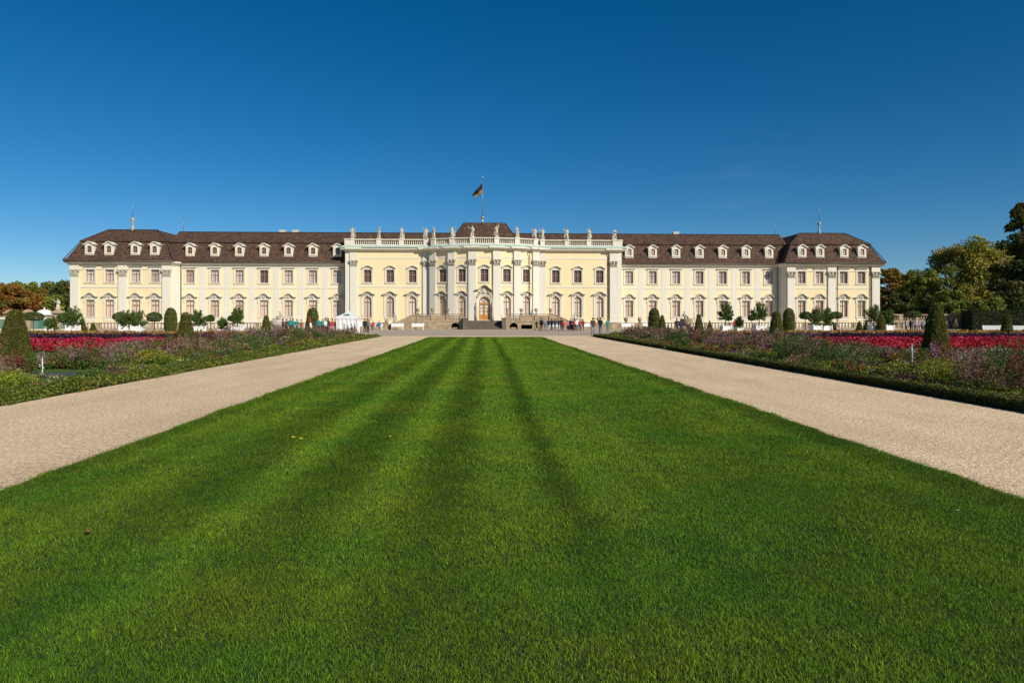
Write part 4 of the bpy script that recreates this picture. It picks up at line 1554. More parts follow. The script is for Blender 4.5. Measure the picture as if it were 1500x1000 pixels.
seq = ['hip', 'raised', 'book', 'turn', 'book', 'hip', 'turn', 'raised', 'book', 'turn', 'hip', 'turn', 'raised', 'book']
for i, ((x, Y, rz), nm) in enumerate(zip(PEDS, names)):
    o = obj('statue', ST[seq[i]], None, (x, Y, 15.34), rz + R([10, -25, 0, 30, -15, 15, -20, 10, 25, -10, 0, 20, -15, 10][i]))
    s = [1.16, 1.12, 1.16, 1.18][i % 4]
    o.scale = (s * (-1 if i % 3 == 1 else 1) * 1.06, s * 1.06, s)
    tag(o, 'robed stone statue on the palace balustrade at ' + nm, 'statue', 'stone statues along the palace balustrade')

# ------------------------------------------------------------------ garden walls along the foot of the palace
WLY = 106.5
for s, nm in ((-1, 'left'), (1, 'right')):
    w = empty('garden_wall', (s * 21, WLY, 0))
    tag(w, 'low stone wall with round ball finials ' + nm + ' of the terrace stairs', 'wall')
    mb = MB()
    l, r = sorted((s * -5.2, s * 5.6))
    mb.box(l, r, 0.0, 0.35, 0, 0.92)
    for i in range(6):
        x = l + (r - l) * i / 5
        mb.box(x - 0.28, x + 0.28, -0.08, 0.43, 0.002, 1.0)
    obj('wall', mb.data('garden_wall', 'terrace_stone'), w)
    mb = MB()
    mb.box(l - 0.3, r + 0.3, -0.12, 0.47, 1.003, 1.08)
    obj('coping', mb.data('wall_coping', 'coping_stone'), w)
    mb = MB()
    mb.lathe([(0.16, 1.08), (0.12, 1.16), (0.2, 1.24), (0.31, 1.42), (0.34, 1.58), (0.28, 1.78), (0.12, 1.9), (0.02, 1.94)], 14)
    fm = mb.data('ball_finial', 'terrace_stone')
    for i in (1, 3, 4):
        x = l + (r - l) * i / 5
        obj('finial', fm, w, (x, 0.17, 0))
    b = empty('stone_balustrade', (s * 53, WLY, 0))
    tag(b, 'long low stone balustrade running along the palace ' + nm + ' of the ball topped wall', 'balustrade')
    mb = MB()
    mb.box(-26, 26, 0, 0.36, 0, 0.24)
    for i in range(14):
        x = -26 + 4 * i
        mb.box(x - 0.22, x + 0.22, -0.03, 0.39, 0.002, 0.96)
    obj('plinth', mb.data('balustrade_plinth', 'terrace_stone'), b)
    mb = MB()
    mb.box(-26.3, 26.3, -0.05, 0.41, 0.963, 1.06)
    obj('coping', mb.data('balustrade_coping', 'coping_stone'), b)
    mb = MB()
    mb.lathe([(0.11, 0.24), (0.13, 0.42), (0.14, 0.5), (0.07, 0.78), (0.11, 0.86), (0.11, 0.96)], 8)
    bm_ = mb.data('garden_baluster', 'terrace_stone')
    k = 0
    for i in range(13):
        for j in range(7):
            obj('baluster', bm_, b, (-26 + 4 * i + 0.5 + 0.5 * j, 0.18, 0))
for px, nm, k, rz in ((842.5, 'right', 'hip', 20), (578, 'left', 'book', -20)):
    o = empty('garden_statue', (gx(px, 106), 106.0, 0))
    tag(o, 'small weathered statue on a stone block ' + nm + ' of the terrace stairs', 'statue')
    mb = MB()
    mb.box(-0.36, 0.36, -0.3, 0.3, 0, 0.98)
    mb.box(-0.42, 0.42, -0.36, 0.36, 0.98, 1.12)
    obj('pedestal', mb.data('statue_pedestal', 'terrace_stone'), o)
    f = obj('sculpted_figure', ST[k], o, (0, 0, 1.10), R(rz))
    f.scale = (0.95, 0.95, 0.86)


# ------------------------------------------------------------------ benches
def make_bench():
    b = empty('park_bench', (0, 0, 0))
    mb = MB()
    for i in range(4):
        mb.box(-0.95, 0.95, -0.24 + 0.12 * i, -0.14 + 0.12 * i, 0.43, 0.465)
    obj('seat', mb.data('bench_seat', 'white_paint'), b)
    mb = MB()
    for i in range(4):
        y = 0.25 + 0.035 * i
        mb.box(-0.95, 0.95, y, y + 0.03, 0.50 + 0.12 * i, 0.60 + 0.12 * i)
    obj('backrest', mb.data('bench_back', 'white_paint'), b)
    for s in (-1, 1):
        mb = MB()
        mb.box(s * 0.82 - 0.03, s * 0.82 + 0.03, -0.22, -0.16, 0, 0.428)
        mb.bar((s * 0.82, 0.24, 0), (s * 0.82, 0.30, 0.47), 0.03, 0.03)
        mb.bar((s * 0.82, 0.29, 0.45), (s * 0.82, 0.42, 0.98), 0.03, 0.03)
        mb.box(s * 0.82 - 0.028, s * 0.82 + 0.028, -0.15, 0.25, 0.36, 0.428)
        obj('leg', mb.data('bench_leg', 'white_paint'), b)
    return b


bench0 = None
for px, Y, rz, lb in [(551, 104, 0, 'white bench with two sitters right of the tent'), (582, 104.2, 0, 'empty white bench below the left outer stair, nearer the tent'),
                      (612, 104.4, 0, 'empty white bench below the left outer stair, nearer the terrace'), (811, 104.4, 0, 'white bench behind the visitors right of the front stair'),
                      (861, 104.2, 0, 'white bench behind the brown jacket visitor'), (920, 104, 0, 'white bench beyond the hedge corner, left of a pair'),
                      (951, 104, 0, 'white bench beyond the right border, beside the domed shrub'), (1455, 74, -20, 'white bench before the tall dark hedge, nearer the big cone'),
                      (1492, 72, -20, 'white bench before the tall dark hedge at the right picture edge')]:
    if bench0 is None:
        b = bench0 = make_bench()
    else:
        b = copy_tree(bench0)
    b.location = (gx(px, Y), Y, 0)
    b.rotation_euler = (0, 0, R(rz))
    tag(b, lb, 'bench', 'white garden benches')

# ------------------------------------------------------------------ tent
tx = gx(510.5, 81)
t = empty('tent', (tx, 81, 0))
tag(t, 'white pop up tent with pointed roof and small green emblem beside the crowd', 'tent')
mb = MB()
H, W = 1.95, 1.2
n = 6
V = [(0, 0, 2.62)]
mb.add([(-W, -W, H), (W, -W, H), (W, W, H), (-W, W, H), (0, 0, 2.62), (-W * 0.42, -W * 0.42, 2.28), (W * 0.42, -W * 0.42, 2.28), (W * 0.42, W * 0.42, 2.28), (-W * 0.42, W * 0.42, 2.28)],
       [(0, 1, 6, 5), (1, 2, 7, 6), (2, 3, 8, 7), (3, 0, 5, 8), (5, 6, 4), (6, 7, 4), (7, 8, 4), (8, 5, 4)])
for x0, x1, y0, y1 in ((-W, W, -W - 0.012, -W), (-W, W, W, W + 0.012), (-W - 0.012, -W, -W, W), (W, W + 0.012, -W, W)):
    mb.box(x0, x1, y0, y1, H - 0.28, H)
obj('canopy', mb.data('tent_canopy', 'tent_fabric', False), t)
mb = MB()
k = 24
for i in range(k):
    x0, x1 = -W + 0.03 + (2 * W - 0.06) * i / k, -W + 0.03 + (2 * W - 0.06) * (i + 1) / k
    y0, y1 = -W + 0.05 + 0.03 * math.sin(i * 1.3), -W + 0.05 + 0.03 * math.sin((i + 1) * 1.3)
    mb.add([(x0, y0, 0.02), (x1, y1, 0.02), (x1, y1, H - 0.1), (x0, y0, H - 0.1)], [(0, 1, 2, 3)])
    mb.add([(-W + 0.05 + 0.03 * math.sin(i), x0, 0.02), (-W + 0.05 + 0.03 * math.sin(i + 1), x1, 0.02), (-W + 0.05 + 0.03 * math.sin(i + 1), x1, H - 0.1), (-W + 0.05 + 0.03 * math.sin(i), x0, H - 0.1)], [(0, 1, 2, 3)])
    mb.add([(W - 0.05 + 0.03 * math.sin(i), x0, 0.02), (W - 0.05 + 0.03 * math.sin(i + 1), x1, 0.02), (W - 0.05 + 0.03 * math.sin(i + 1), x1, H - 0.1), (W - 0.05 + 0.03 * math.sin(i), x0, H - 0.1)], [(0, 1, 2, 3)])
obj('tent_wall', mb.data('tent_wall', 'tent_fabric', False), t)
for sx in (-1, 1):
    for sy in (-1, 1):
        mb = MB()
        mb.tube([(sx * W * 0.985, sy * W * 0.985, 0), (sx * W * 0.985, sy * W * 0.985, H)], [0.025, 0.025], 6)
        obj('tent_pole', mb.data('tent_pole', 'rod_metal'), t)
mb = MB()
n_ = Vector((0, -0.35, 1)).normalized()
mb.add([(-0.42, -1.02, 2.102), (0.42, -1.02, 2.102), (0.14, -0.60, 2.255), (-0.02, -0.56, 2.27), (-0.2, -0.68, 2.228)], [(0, 1, 2, 3, 4)])
mb.v = [(x, y - 0.012, z + 0.03) for x, y, z in mb.v]
obj('emblem', mb.data('tent_emblem', 'tent_emblem', False), t)
# white ball lantern-like balloon, red and white folded sunshade
o = empty('balloon', (gx(527.5, 82), 82, 0))
tag(o, 'round white balloon on a thin string right of the tent', 'balloon')
mb = MB()
mb.ball((0, 0, 1.0), 0.29, n=16, sz=1.1)
obj('ball', mb.data('balloon_ball', 'white_paint'), o)
mb = MB()
mb.tube([(0, 0, 0), (0.03, 0, 0.4), (0, 0, 0.72)], [0.008, 0.008, 0.008], 5)
obj('string', mb.data('balloon_string', 'rod_metal'), o)
o = empty('folded_sunshade', (gx(456.5, 77), 77, 0))
tag(o, 'leaning folded red and white sunshade beside the slim cone', 'sunshade')
mb = MB()
mb.tube([(0, 0, 0), (-0.25, 0, 2.0)], [0.025, 0.02], 6)
obj('pole', mb.data('sunshade_pole', 'rod_metal'), o)
mb = MB()
P = [(-0.06, 0, 0.55), (-0.10, 0, 0.9), (-0.15, 0, 1.25), (-0.2, 0, 1.6), (-0.245, 0, 1.95)]
mb.tube(P[:3], [0.17, 0.15, 0.11], 10, 0)
mb.tube(P[2:], [0.11, 0.08, 0.03], 10, 1)
obj('cloth', mb.data('sunshade_cloth', ['cloth_white', 'cloth_red']), o)

# ------------------------------------------------------------------ sculptures by the parterre
o = empty('sculpture', (gx(406.5, 82), 82, 0))
tag(o, 'round stone vase sculpture carrying a reclining figure beside the left crowd', 'sculpture')
mb = MB()
mb.lathe([(0.62, 0), (0.62, 0.2), (0.42, 0.3), (0.40, 0.5), (0.62, 0.75), (0.80, 1.05), (0.84, 1.35), (0.78, 1.5), (0.5, 1.6), (0.02, 1.62)], 20)
obj('vase', mb.data('sculpture_vase', 'statue_stone'), o)
rec = [((-0.62, 0, 1.72), (-0.3, -0.05, 1.68), 0.08, 0.1, 0), ((-0.3, -0.05, 1.68), (-0.02, -0.1, 1.98), 0.1, 0.1, 0), ((-0.02, -0.1, 1.98), (0.2, 0, 1.75), 0.1, 0.14, 0), ((-0.6, 0.12, 1.7), (0.2, 0.08, 1.75), 0.08, 0.14, 0),
       ((0.2, 0, 1.78), (0.36, 0, 2.12), 0.16, 0.17, 0), ((0.3, 0, 2.2), (0.42, 0, 2.2), 0.11, 0.11, 0), ((0.34, -0.02, 2.3), (0.32, -0.05, 2.46), 0.06, 0.1, 0), ((0.32, -0.05, 2.44), (0.31, -0.06, 2.5), 0.1, 0.1, 0),
       ((0.48, 0, 2.2), (0.72, 0.0, 1.98), 0.06, 0.05, 0), ((0.72, 0, 1.98), (0.62, -0.1, 1.7), 0.05, 0.045, 0), ((0.26, -0.12, 2.2), (0.1, -0.24, 1.98), 0.06, 0.05, 0), ((0.1, -0.24, 1.98), (-0.06, -0.2, 2.05), 0.05, 0.04, 0)]
rm_ = caps_mesh(rec, 'reclining_figure', 0.022, ['statue_stone'])
obj('sculpted_figure', rm_, o)
o = empty('sculpture', (gx(1006, 82), 82, 0))
tag(o, 'weathered stone block sculpture with a leaning figure between two cones on the right', 'sculpture')
mb = MB()
mb.box(-0.62, 0.62, -0.5, 0.5, 0, 0.75)
mb.box(-0.54, 0.54, -0.42, 0.42, 0.75, 0.85)
mb.lathe([(0.5, 0.85), (0.66, 1.05), (0.76, 1.3), (0.74, 1.55), (0.8, 1.62), (0.6, 1.72), (0.02, 1.74)], 18)
obj('pedestal', mb.data('sculpture_block', 'terrace_stone'), o)
rm2 = caps_mesh([((-x * 0.95, y, z), (-x2 * 0.95, y2, z2), r0, r1, 0) for (x, y, z), (x2, y2, z2), r0, r1, _ in rec], 'leaning_figure', 0.022, ['statue_stone'])
f = obj('sculpted_figure', rm2, o, (0, 0, 0.06))
# ================================================================== GROUND
def sheet(name, pts, z, m, label=None, cat=None, kind='structure'):
    me = bpy.data.meshes.new(name)
    me.from_pydata([(x, y, z) for x, y in pts], [], [tuple(range(len(pts)))])
    me.materials.append(MATS[m])
    o = obj(name, me)
    tag(o, label or None, cat, None, kind)
    return o


def rect(x0, x1, y0, y1):
    return [(x0, y0), (x1, y0), (x1, y1), (x0, y1)]


def lawn_mat(name, base):
    """turf seen between the blades, with mown bands"""
    return MATS[base]


LX0, LX1, LY1 = -5.15, 5.4, 64.0
BL, BR = -10.1, 10.55           # inner edges of the two flower borders
sheet('ground', rect(-1500, 1500, -600, 2500), -0.012, 'meadow', 'green grassy ground around the palace garden', 'ground')
sheet('path', rect(BL, BR, -12, 69), 0.0, 'gravel', 'tan gravel paths on both sides of the central lawn', 'path')
sheet('forecourt', rect(-76, 76, 69.004, 121), 0.0, 'pavement', 'grey brown forecourt strip before the palace', 'forecourt')
sheet('garden_walk', rect(-76, BL - 0.5, 66.5, 69), 0.0, 'gravel', 'gravel walk beyond the left flower border', 'path')
sheet('garden_walk', rect(BR + 0.5, 76, 66.5, 69), 0.0, 'gravel', 'gravel walk beyond the right flower border', 'path')

# turf slab with a ragged edge
mb = MB()
ed = []
N = 420


def edge_wob(y, k):
    y = np.asarray(y, dtype=float)
    return 0.16 * (vnoise(y, y * 0 + k, 2.2, 71) - 0.5) + 0.13 * (vnoise(y, y * 0 + k, 0.55, 72) - 0.5)


for i in range(N + 1):
    yy = -8 + (LY1 + 8) * i / N
    ed.append((LX0 + edge_wob(yy, 1), yy))
for i in range(N + 1):
    yy = LY1 - (LY1 + 8) * i / N
    ed.append((LX1 - edge_wob(yy, 2), yy))
mb.add([(x, y, 0.022) for x, y in ed] + [(x, y, -0.01) for x, y in ed], [tuple(range(len(ed)))[::-1]] + [(i, (i + 1) % len(ed), len(ed) + (i + 1) % len(ed), len(ed) + i) for i in range(len(ed))])
tag(obj('lawn', mb.data('lawn', 'lawn_base')), 'broad mown lawn running down the middle to the palace', 'lawn', None, 'structure')


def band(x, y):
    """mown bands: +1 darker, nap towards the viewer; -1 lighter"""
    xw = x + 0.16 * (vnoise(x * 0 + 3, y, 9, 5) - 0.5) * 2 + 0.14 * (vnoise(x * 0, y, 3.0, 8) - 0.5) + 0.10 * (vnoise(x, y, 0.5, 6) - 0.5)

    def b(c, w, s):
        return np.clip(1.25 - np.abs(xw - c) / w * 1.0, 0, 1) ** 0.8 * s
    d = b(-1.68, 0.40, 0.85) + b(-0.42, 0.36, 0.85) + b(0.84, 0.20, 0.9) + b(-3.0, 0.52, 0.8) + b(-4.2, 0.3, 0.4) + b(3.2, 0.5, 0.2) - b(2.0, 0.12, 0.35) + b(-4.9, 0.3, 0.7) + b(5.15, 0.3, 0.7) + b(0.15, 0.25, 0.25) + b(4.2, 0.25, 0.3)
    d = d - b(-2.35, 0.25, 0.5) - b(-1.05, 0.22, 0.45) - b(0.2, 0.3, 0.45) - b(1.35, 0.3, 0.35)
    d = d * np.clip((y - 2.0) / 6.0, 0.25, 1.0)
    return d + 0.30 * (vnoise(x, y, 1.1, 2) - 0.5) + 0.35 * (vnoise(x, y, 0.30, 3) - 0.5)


def grass(y0, y1, dens, w, h, rng):
    A = (LX1 - LX0) * (y1 - y0)
    n = int(A * dens)
    x = rng.uniform(LX0 - 0.12, LX1 + 0.12, n)
    y = rng.uniform(y0, y1, n)
    keep = (np.abs(x) < y * 0.93 + 2.2) & (x > LX0 + edge_wob(y, 1) - rng.exponential(0.012, n)) & (x < LX1 - edge_wob(y, 2) + rng.exponential(0.012, n))
    x, y = x[keep], y[keep]
    n = len(x)
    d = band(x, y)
    hh = h * rng.uniform(0.4, 1.2, n) * (0.65 + 0.7 * vnoise(x, y, 0.06 + 0.004 * y0, 24))
    lean = (0.12 - 0.55 * np.clip(d, -0.2, 1.1)) + rng.normal(0, 0.35, n)
    side = rng.normal(0, 0.5, n)
    az = rng.uniform(0, math.pi, n)
    ww = w * rng.uniform(0.6, 1.3, n) * 0.5
    base = np.stack([x, y, np.full(n, 0.018)], 1)
    tip = base + np.stack([side * hh, lean * hh, hh], 1)
    wv = np.stack([np.cos(az) * ww, np.sin(az) * ww, np.zeros(n)], 1)
    Q = np.stack([base - wv, base + wv, tip + wv * 0.22, tip - wv * 0.22], 1)
    c = np.array([0.117, 0.213, 0.0130]) * (1 - 0.25 * np.clip(d, -0.9, 1.2))[:, None]  # light and shade of the leaning nap also painted into the blade colour
    patch = (0.6 * vnoise(x, y, 0.9, 21) + 0.4 * vnoise(x, y, 0.25, 22) - 0.5)[:, None] * np.array([1.0, 0.35, 0.25])
    c = c * (1 + patch) * np.exp(rng.normal(0, 0.36, (n, 1)))
    dry = rng.random(n) < 0.035 + 0.10 * np.clip(vnoise(x, y, 1.3, 23) - 0.5, 0, 1)
    c[dry] = np.array([0.19, 0.17, 0.06]) * rng.uniform(0.6, 1.2, (dry.sum(), 1))
    return Q, c


gq, gc = [], []
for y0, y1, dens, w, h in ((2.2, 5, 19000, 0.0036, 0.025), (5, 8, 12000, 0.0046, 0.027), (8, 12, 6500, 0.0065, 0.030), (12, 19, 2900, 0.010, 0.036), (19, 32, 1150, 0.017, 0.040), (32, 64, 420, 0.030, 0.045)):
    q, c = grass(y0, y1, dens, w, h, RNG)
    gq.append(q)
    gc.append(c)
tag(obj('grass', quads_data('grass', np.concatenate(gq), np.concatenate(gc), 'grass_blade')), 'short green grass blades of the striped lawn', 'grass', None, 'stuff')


# loose gravel grains on the near paths
def grains(n, xr, yr, rng):
    x = rng.uniform(*xr, n)
    k = n // 4
    if xr[1] == LX0:
        x[:k] = LX0 - 0.01 - rng.exponential(0.12, k)
    else:
        x[:k] = LX1 + 0.01 + rng.exponential(0.12, k)
    y = yr[0] + (yr[1] - yr[0]) * rng.random(n) ** 1.8
    s = rng.uniform(0.005, 0.013, n) * (0.7 + 0.03 * y)
    P = np.stack([x, y, s * 0.5], 1)
    up = np.zeros((n, 3))
    up[:, 2] = 1
    Q = leaf_quads(P, s, 0.8, up, 0.85, rng)
    c = np.array([0.68, 0.51, 0.34]) * np.where(rng.random((n, 1)) < 0.30, rng.uniform(0.25, 0.7, (n, 1)), rng.uniform(0.85, 1.15, (n, 1)))
    edge = np.minimum(np.abs(x - LX0), np.abs(x - LX1))
    dirt = rng.random(n) < 0.9 * np.exp(-edge / 0.10) * (vnoise(x, y, 0.8, 41) > 0.35)
    c[dirt] = np.array([0.14, 0.09, 0.055]) * rng.uniform(0.5, 1.4, (dirt.sum(), 1))
    return Q, c


g1, g2 = grains(45000, (BL, LX0), (5, 34), RNG), grains(45000, (LX1, BR), (5, 34), RNG)
tag(obj('gravel', quads_data('gravel_grains', np.concatenate([g1[0], g2[0]]), np.concatenate([g1[1], g2[1]]), 'pebble')), 'loose tan gravel grains scattered on the paths', 'gravel', None, 'stuff')

# ================================================================== FLOWER BEDS
FX = {-1: (gx(62, 20.3), 20.3), 1: (gx(1336, 22.0), 22.0)}
SPEC = [  # foliage, flower, height, flower share, spread
    ((0.095, 0.128, 0.030), (0.30, 0.17, 0.26), 0.80, 0.36, 0.32),   # mauve aster
    ((0.128, 0.075, 0.041), (0.22, 0.06, 0.06), 0.85, 0.30, 0.30),  # amaranth
    ((0.142, 0.128, 0.052), (0.27, 0.18, 0.16), 0.85, 0.50, 0.40),   # seed haze
    ((0.095, 0.173, 0.023), (0.56, 0.42, 0.03), 0.55, 0.14, 0.28),   # yellow
    ((0.081, 0.143, 0.023), (0.52, 0.14, 0.04), 0.75, 0.20, 0.28),   # orange
    ((0.081, 0.143, 0.029), (0.55, 0.20, 0.27), 0.7, 0.20, 0.28),    # pink
    ((0.081, 0.150, 0.034), (0.68, 0.64, 0.55), 0.7, 0.18, 0.26),    # white
    ((0.068, 0.112, 0.034), (0.13, 0.035, 0.27), 0.4, 0.40, 0.30),   # violet
    ((0.189, 0.270, 0.029), (0.22, 0.26, 0.03), 0.42, 0.4, 0.30),    # lime leaves
    ((0.074, 0.128, 0.023), (0.42, 0.03, 0.04), 0.75, 0.22, 0.28),   # red
    ((0.054, 0.128, 0.025), (0.06, 0.12, 0.03), 0.95, 0.3, 0.35),    # green shrub
    ((0.068, 0.042, 0.037), (0.10, 0.035, 0.05), 0.8, 0.4, 0.35),    # dark purple leaves
]


def plants(px, py, ph, pr, sp, nleaf, size, rng):
    N = int(nleaf.sum())
    idx = np.repeat(np.arange(len(px)), nleaf)
    v = rng.random(N) ** 0.75
    a = rng.uniform(0, 2 * math.pi, N)
    rr_ = np.sqrt(rng.random(N)) * pr[idx] * (0.45 + 0.75 * np.sin(np.clip(v, 0, 1) * 2.2))
    P = np.stack([px[idx] + rr_ * np.cos(a), py[idx] + rr_ * np.sin(a), 0.03 + ph[idx] * v * (1 - 0.25 * (rr_ / np.maximum(pr[idx], 1e-3)) ** 2) + rng.normal(0, 0.02, N)], 1)
    # seed heads and flower spikes stand above some kinds
    spk = np.isin(sp, (0, 1, 2, 11))[idx] & (v > 0.45) & (rng.random(N) < 0.62)
    SA, SR, SH = rng.uniform(0, 2 * math.pi, (len(px), 7)), rng.random((len(px), 7)), rng.uniform(0.9, 1.45, (len(px), 7))
    kq = rng.integers(0, 7, N)
    ang, rad, top = SA[idx, kq], SR[idx, kq] * pr[idx], SH[idx, kq]
    tz = rng.random(N)
    wob = 0.05 * (1 - 0.7 * tz)
    P2 = np.stack([px[idx] + rad * np.cos(ang) + rng.normal(0, 1, N) * wob, py[idx] + rad * np.sin(ang) + rng.normal(0, 1, N) * wob, ph[idx] * (0.55 + (top - 0.55) * tz)], 1)
    P[spk] = P2[spk]
    S = np.array([s[:2] for s in SPEC])
    fs = np.array([s[3] for s in SPEC])
    isf = (v > 0.45) & (rng.random(N) < fs[sp[idx]] * 1.5)
    isf = isf | (spk & (rng.random(N) < 0.75))
    C = np.where(isf[:, None], S[sp[idx], 1], S[sp[idx], 0])
    C = C * (1 + rng.normal(0, 0.25, (N, 1)))
    yel = (~isf) & (rng.random(N) < 0.10)
    C[yel] = np.array([0.17, 0.15, 0.03]) * rng.uniform(0.6, 1.2, (yel.sum(), 1))
    s = size[idx] * rng.uniform(0.6, 1.25, N) * np.where(isf, 0.85, 1.0)
    up = np.zeros((N, 3))
    up[:, 2] = 1
    return leaf_quads(P, s, 0.5, up, 0.25, rng), C


BIG = {1: [(13.2, 16.2, 1.35, 0.8, 10), (12.5, 14.9, 1.0, 0.65, 1), (15.0, 17.4, 1.2, 0.8, 4), (14.2, 15.6, 1.15, 0.7, 9), (12.2, 16.4, 0.8, 0.5, 2), (15.8, 18.6, 1.15, 0.7, 1), (12.2, 17.8, 0.75, 0.55, 8), (16.5, 19.5, 1.0, 0.7, 2), (13.0, 28.0, 1.15, 0.75, 10), (12.8, 24.8, 0.8, 0.6, 10), (14.0, 34, 0.95, 0.7, 2), (12.8, 45, 0.9, 0.7, 10), (14.0, 52, 0.95, 0.8, 0), (13.2, 60, 1.0, 0.8, 2), (12.4, 20.0, 0.5, 0.5, 3)],
       -1: [(-12.8, 31, 0.95, 0.8, 2), (-12.4, 37, 0.9, 0.8, 10), (-13.5, 44, 1.0, 0.8, 0), (-12.6, 50, 0.9, 0.8, 10), (-13.2, 57, 1.0, 0.9, 0), (-12.2, 62, 0.9, 0.8, 2), (-12.0, 25, 0.7, 0.6, 3), (-11.6, 17.0, 0.55, 0.6, 8), (-12.9, 17.4, 0.6, 0.6, 3), (-14.5, 21.6, 0.6, 0.5, 1), (-15.4, 25.6, 0.5, 0.5, 9)]}


def border(s, rng):
    x_in = abs(BL) + 0.45 if s < 0 else BR + 0.55
    n = 2300
    u = rng.random(n)
    y = 9 + 57.3 * rng.random(n) ** 1.1
    dx = u ** 0.9 * (6.9 if s < 0 else 7.6)
    x = s * (x_in + 0.15 + dx)
    fx_, fy_ = FX[s]
    near = ((x - fx_) ** 2 + ((y - fy_) * 0.8) ** 2) < 1.15 ** 2
    # open turf behind the basins
    near |= (np.abs(x - (fx_ + s * 1.6)) < 2.0) & (np.abs(y - (fy_ + 2.7)) < 1.5)
    far = y > 12
    keep = ~near & far
    x, y, dx = x[keep], y[keep], dx[keep]
    n = len(x)
    k = vnoise(x, y, 2.3, 31 + s) * 0.7 + vnoise(x, y, 0.8, 77 + s) * 0.3
    tall = [0, 10, 2, 4, 10, 1, 8, 2, 3, 10, 5, 0, 9, 10, 6, 2, 4, 0, 10, 3, 11, 8, 2]
    low = [8, 3, 7, 8, 5, 7, 3, 8, 10, 6, 8, 3, 9, 7]
    kk = (k * 61 + rng.integers(0, 2, n)).astype(int)
    sp = np.where(dx < 1.5, np.array(low)[kk % len(low)], np.array(tall)[kk % len(tall)])
    mixm = rng.random(n) < 0.10
    sp[mixm] = rng.integers(0, len(SPEC), mixm.sum())
    H = np.array([q[2] for q in SPEC])[sp]
    ramp = np.interp(dx, [0, 1.2, 2.6, 4.2, 5.5, 8], [0.42, 0.66, 1.12, 1.0, 0.66, 0.45]) * np.where(y < 30, 0.82, np.where(y > 54, 0.78, 1.0))
    ph = H * ramp * rng.uniform(0.55, 1.05, n) * (0.60 + 1.05 * vnoise(x, y, 1.5, 91 + s))
    pr = np.array([q[4] for q in SPEC])[sp] * rng.uniform(0.8, 1.3, n)
    # a few big bushes
    big = BIG[s]
    x = np.concatenate([x, [b[0] for b in big]])
    y = np.concatenate([y, [b[1] for b in big]])
    sp = np.concatenate([sp, [b[4] for b in big]])
    ph = np.concatenate([ph, [b[2] for b in big]])
    pr = np.concatenate([pr, [b[3] for b in big]])
    n = len(x)
    size = np.clip(0.018 + y * 0.00075, 0.026, 0.062)
    nl = np.clip((560 - y * 6.5), 170, 470).astype(int)
    nl[-len(big):] = 2600
    return plants(x, y, ph, pr, sp, nl, size, rng)


for s, nm in ((-1, 'left'), (1, 'right')):
    q, c = border(s, RNG)
    c = c * (np.array([1.02, 0.88, 0.76]) if s > 0 else np.array([1.08, 1.04, 0.80]))
    tag(obj('flower_border', quads_data('flower_border', q, c, 'leaf')), 'mixed mauve, brown and yellow flower border beside the ' + nm + ' gravel path', 'flower bed', None, 'stuff')
    xo = sorted((s * (abs(BL) + 0.3), s * 20.0))
    sheet('soil', rect(xo[0], xo[1], 5, 66.5), 0.004, 'soil', 'dark soil under the ' + nm + ' flower border', 'soil')
    # turf of the parterre lies outside the border
    xg = sorted((s * 20.0, s * 76))


def carpet(name, x0, x1, y0, y1, h, dens, size, pal, label, rng, wave=0.0):
    n = int((x1 - x0) * (y1 - y0) * dens)
    x, y = rng.uniform(x0, x1, n), rng.uniform(y0, y1, n)
    if wave:
        k = vnoise(x, y, 1.6, 55)
        keep = k > wave
        x, y = x[keep], y[keep]
        n = len(x)
    lump = 0.6 + 0.6 * vnoise(x, y, 0.45, 9)
    z = 0.03 + h * lump * rng.random(n) ** 0.5
    P = np.stack([x, y, z], 1)
    up = np.zeros((n, 3))
    up[:, 2] = 1
    Q = leaf_quads(P, size * rng.uniform(0.6, 1.3, n), 0.7, up, 0.35, rng)
    pc = np.array([p[:3] for p in pal])
    w = np.array([p[3] for p in pal], dtype=float)
    # drifts: colours keep together
    kk = vnoise(x, y, 1.3, 61)
    cum = np.cumsum(w / w.sum())
    pick = np.searchsorted(cum, np.clip(0.55 * kk + 0.45 * rng.random(n), 0, 0.9999))
    C = pc[np.clip(pick, 0, len(pal) - 1)] * (1 + rng.normal(0, 0.22, (n, 1)))
    o = obj(name, quads_data(name, Q, C, 'leaf'))
    tag(o, label, 'flower bed', None, 'stuff')


red = [(0.06, 0.09, 0.02, 0.7), (0.48, 0.018, 0.028, 3), (0.36, 0.02, 0.04, 2), (0.55, 0.06, 0.05, 1), (0.10, 0.03, 0.03, 1.0)]
mag = [(0.06, 0.09, 0.02, 1.0), (0.47, 0.022, 0.06, 3), (0.38, 0.02, 0.05, 2), (0.56, 0.09, 0.13, 0.8), (0.12, 0.03, 0.04, 0.8)]
pur = [(0.045, 0.018, 0.035, 3), (0.07, 0.03, 0.06, 2), (0.05, 0.06, 0.03, 0.7), (0.14, 0.05, 0.16, 0.6)]
org = [(0.08, 0.11, 0.02, 3.4), (0.46, 0.26, 0.04, 1.6), (0.40, 0.15, 0.05, 1.6), (0.50, 0.38, 0.08, 1.2), (0.16, 0.08, 0.05, 1.2), (0.40, 0.10, 0.06, 1), (0.50, 0.42, 0.33, 0.7), (0.10, 0.10, 0.03, 1)]
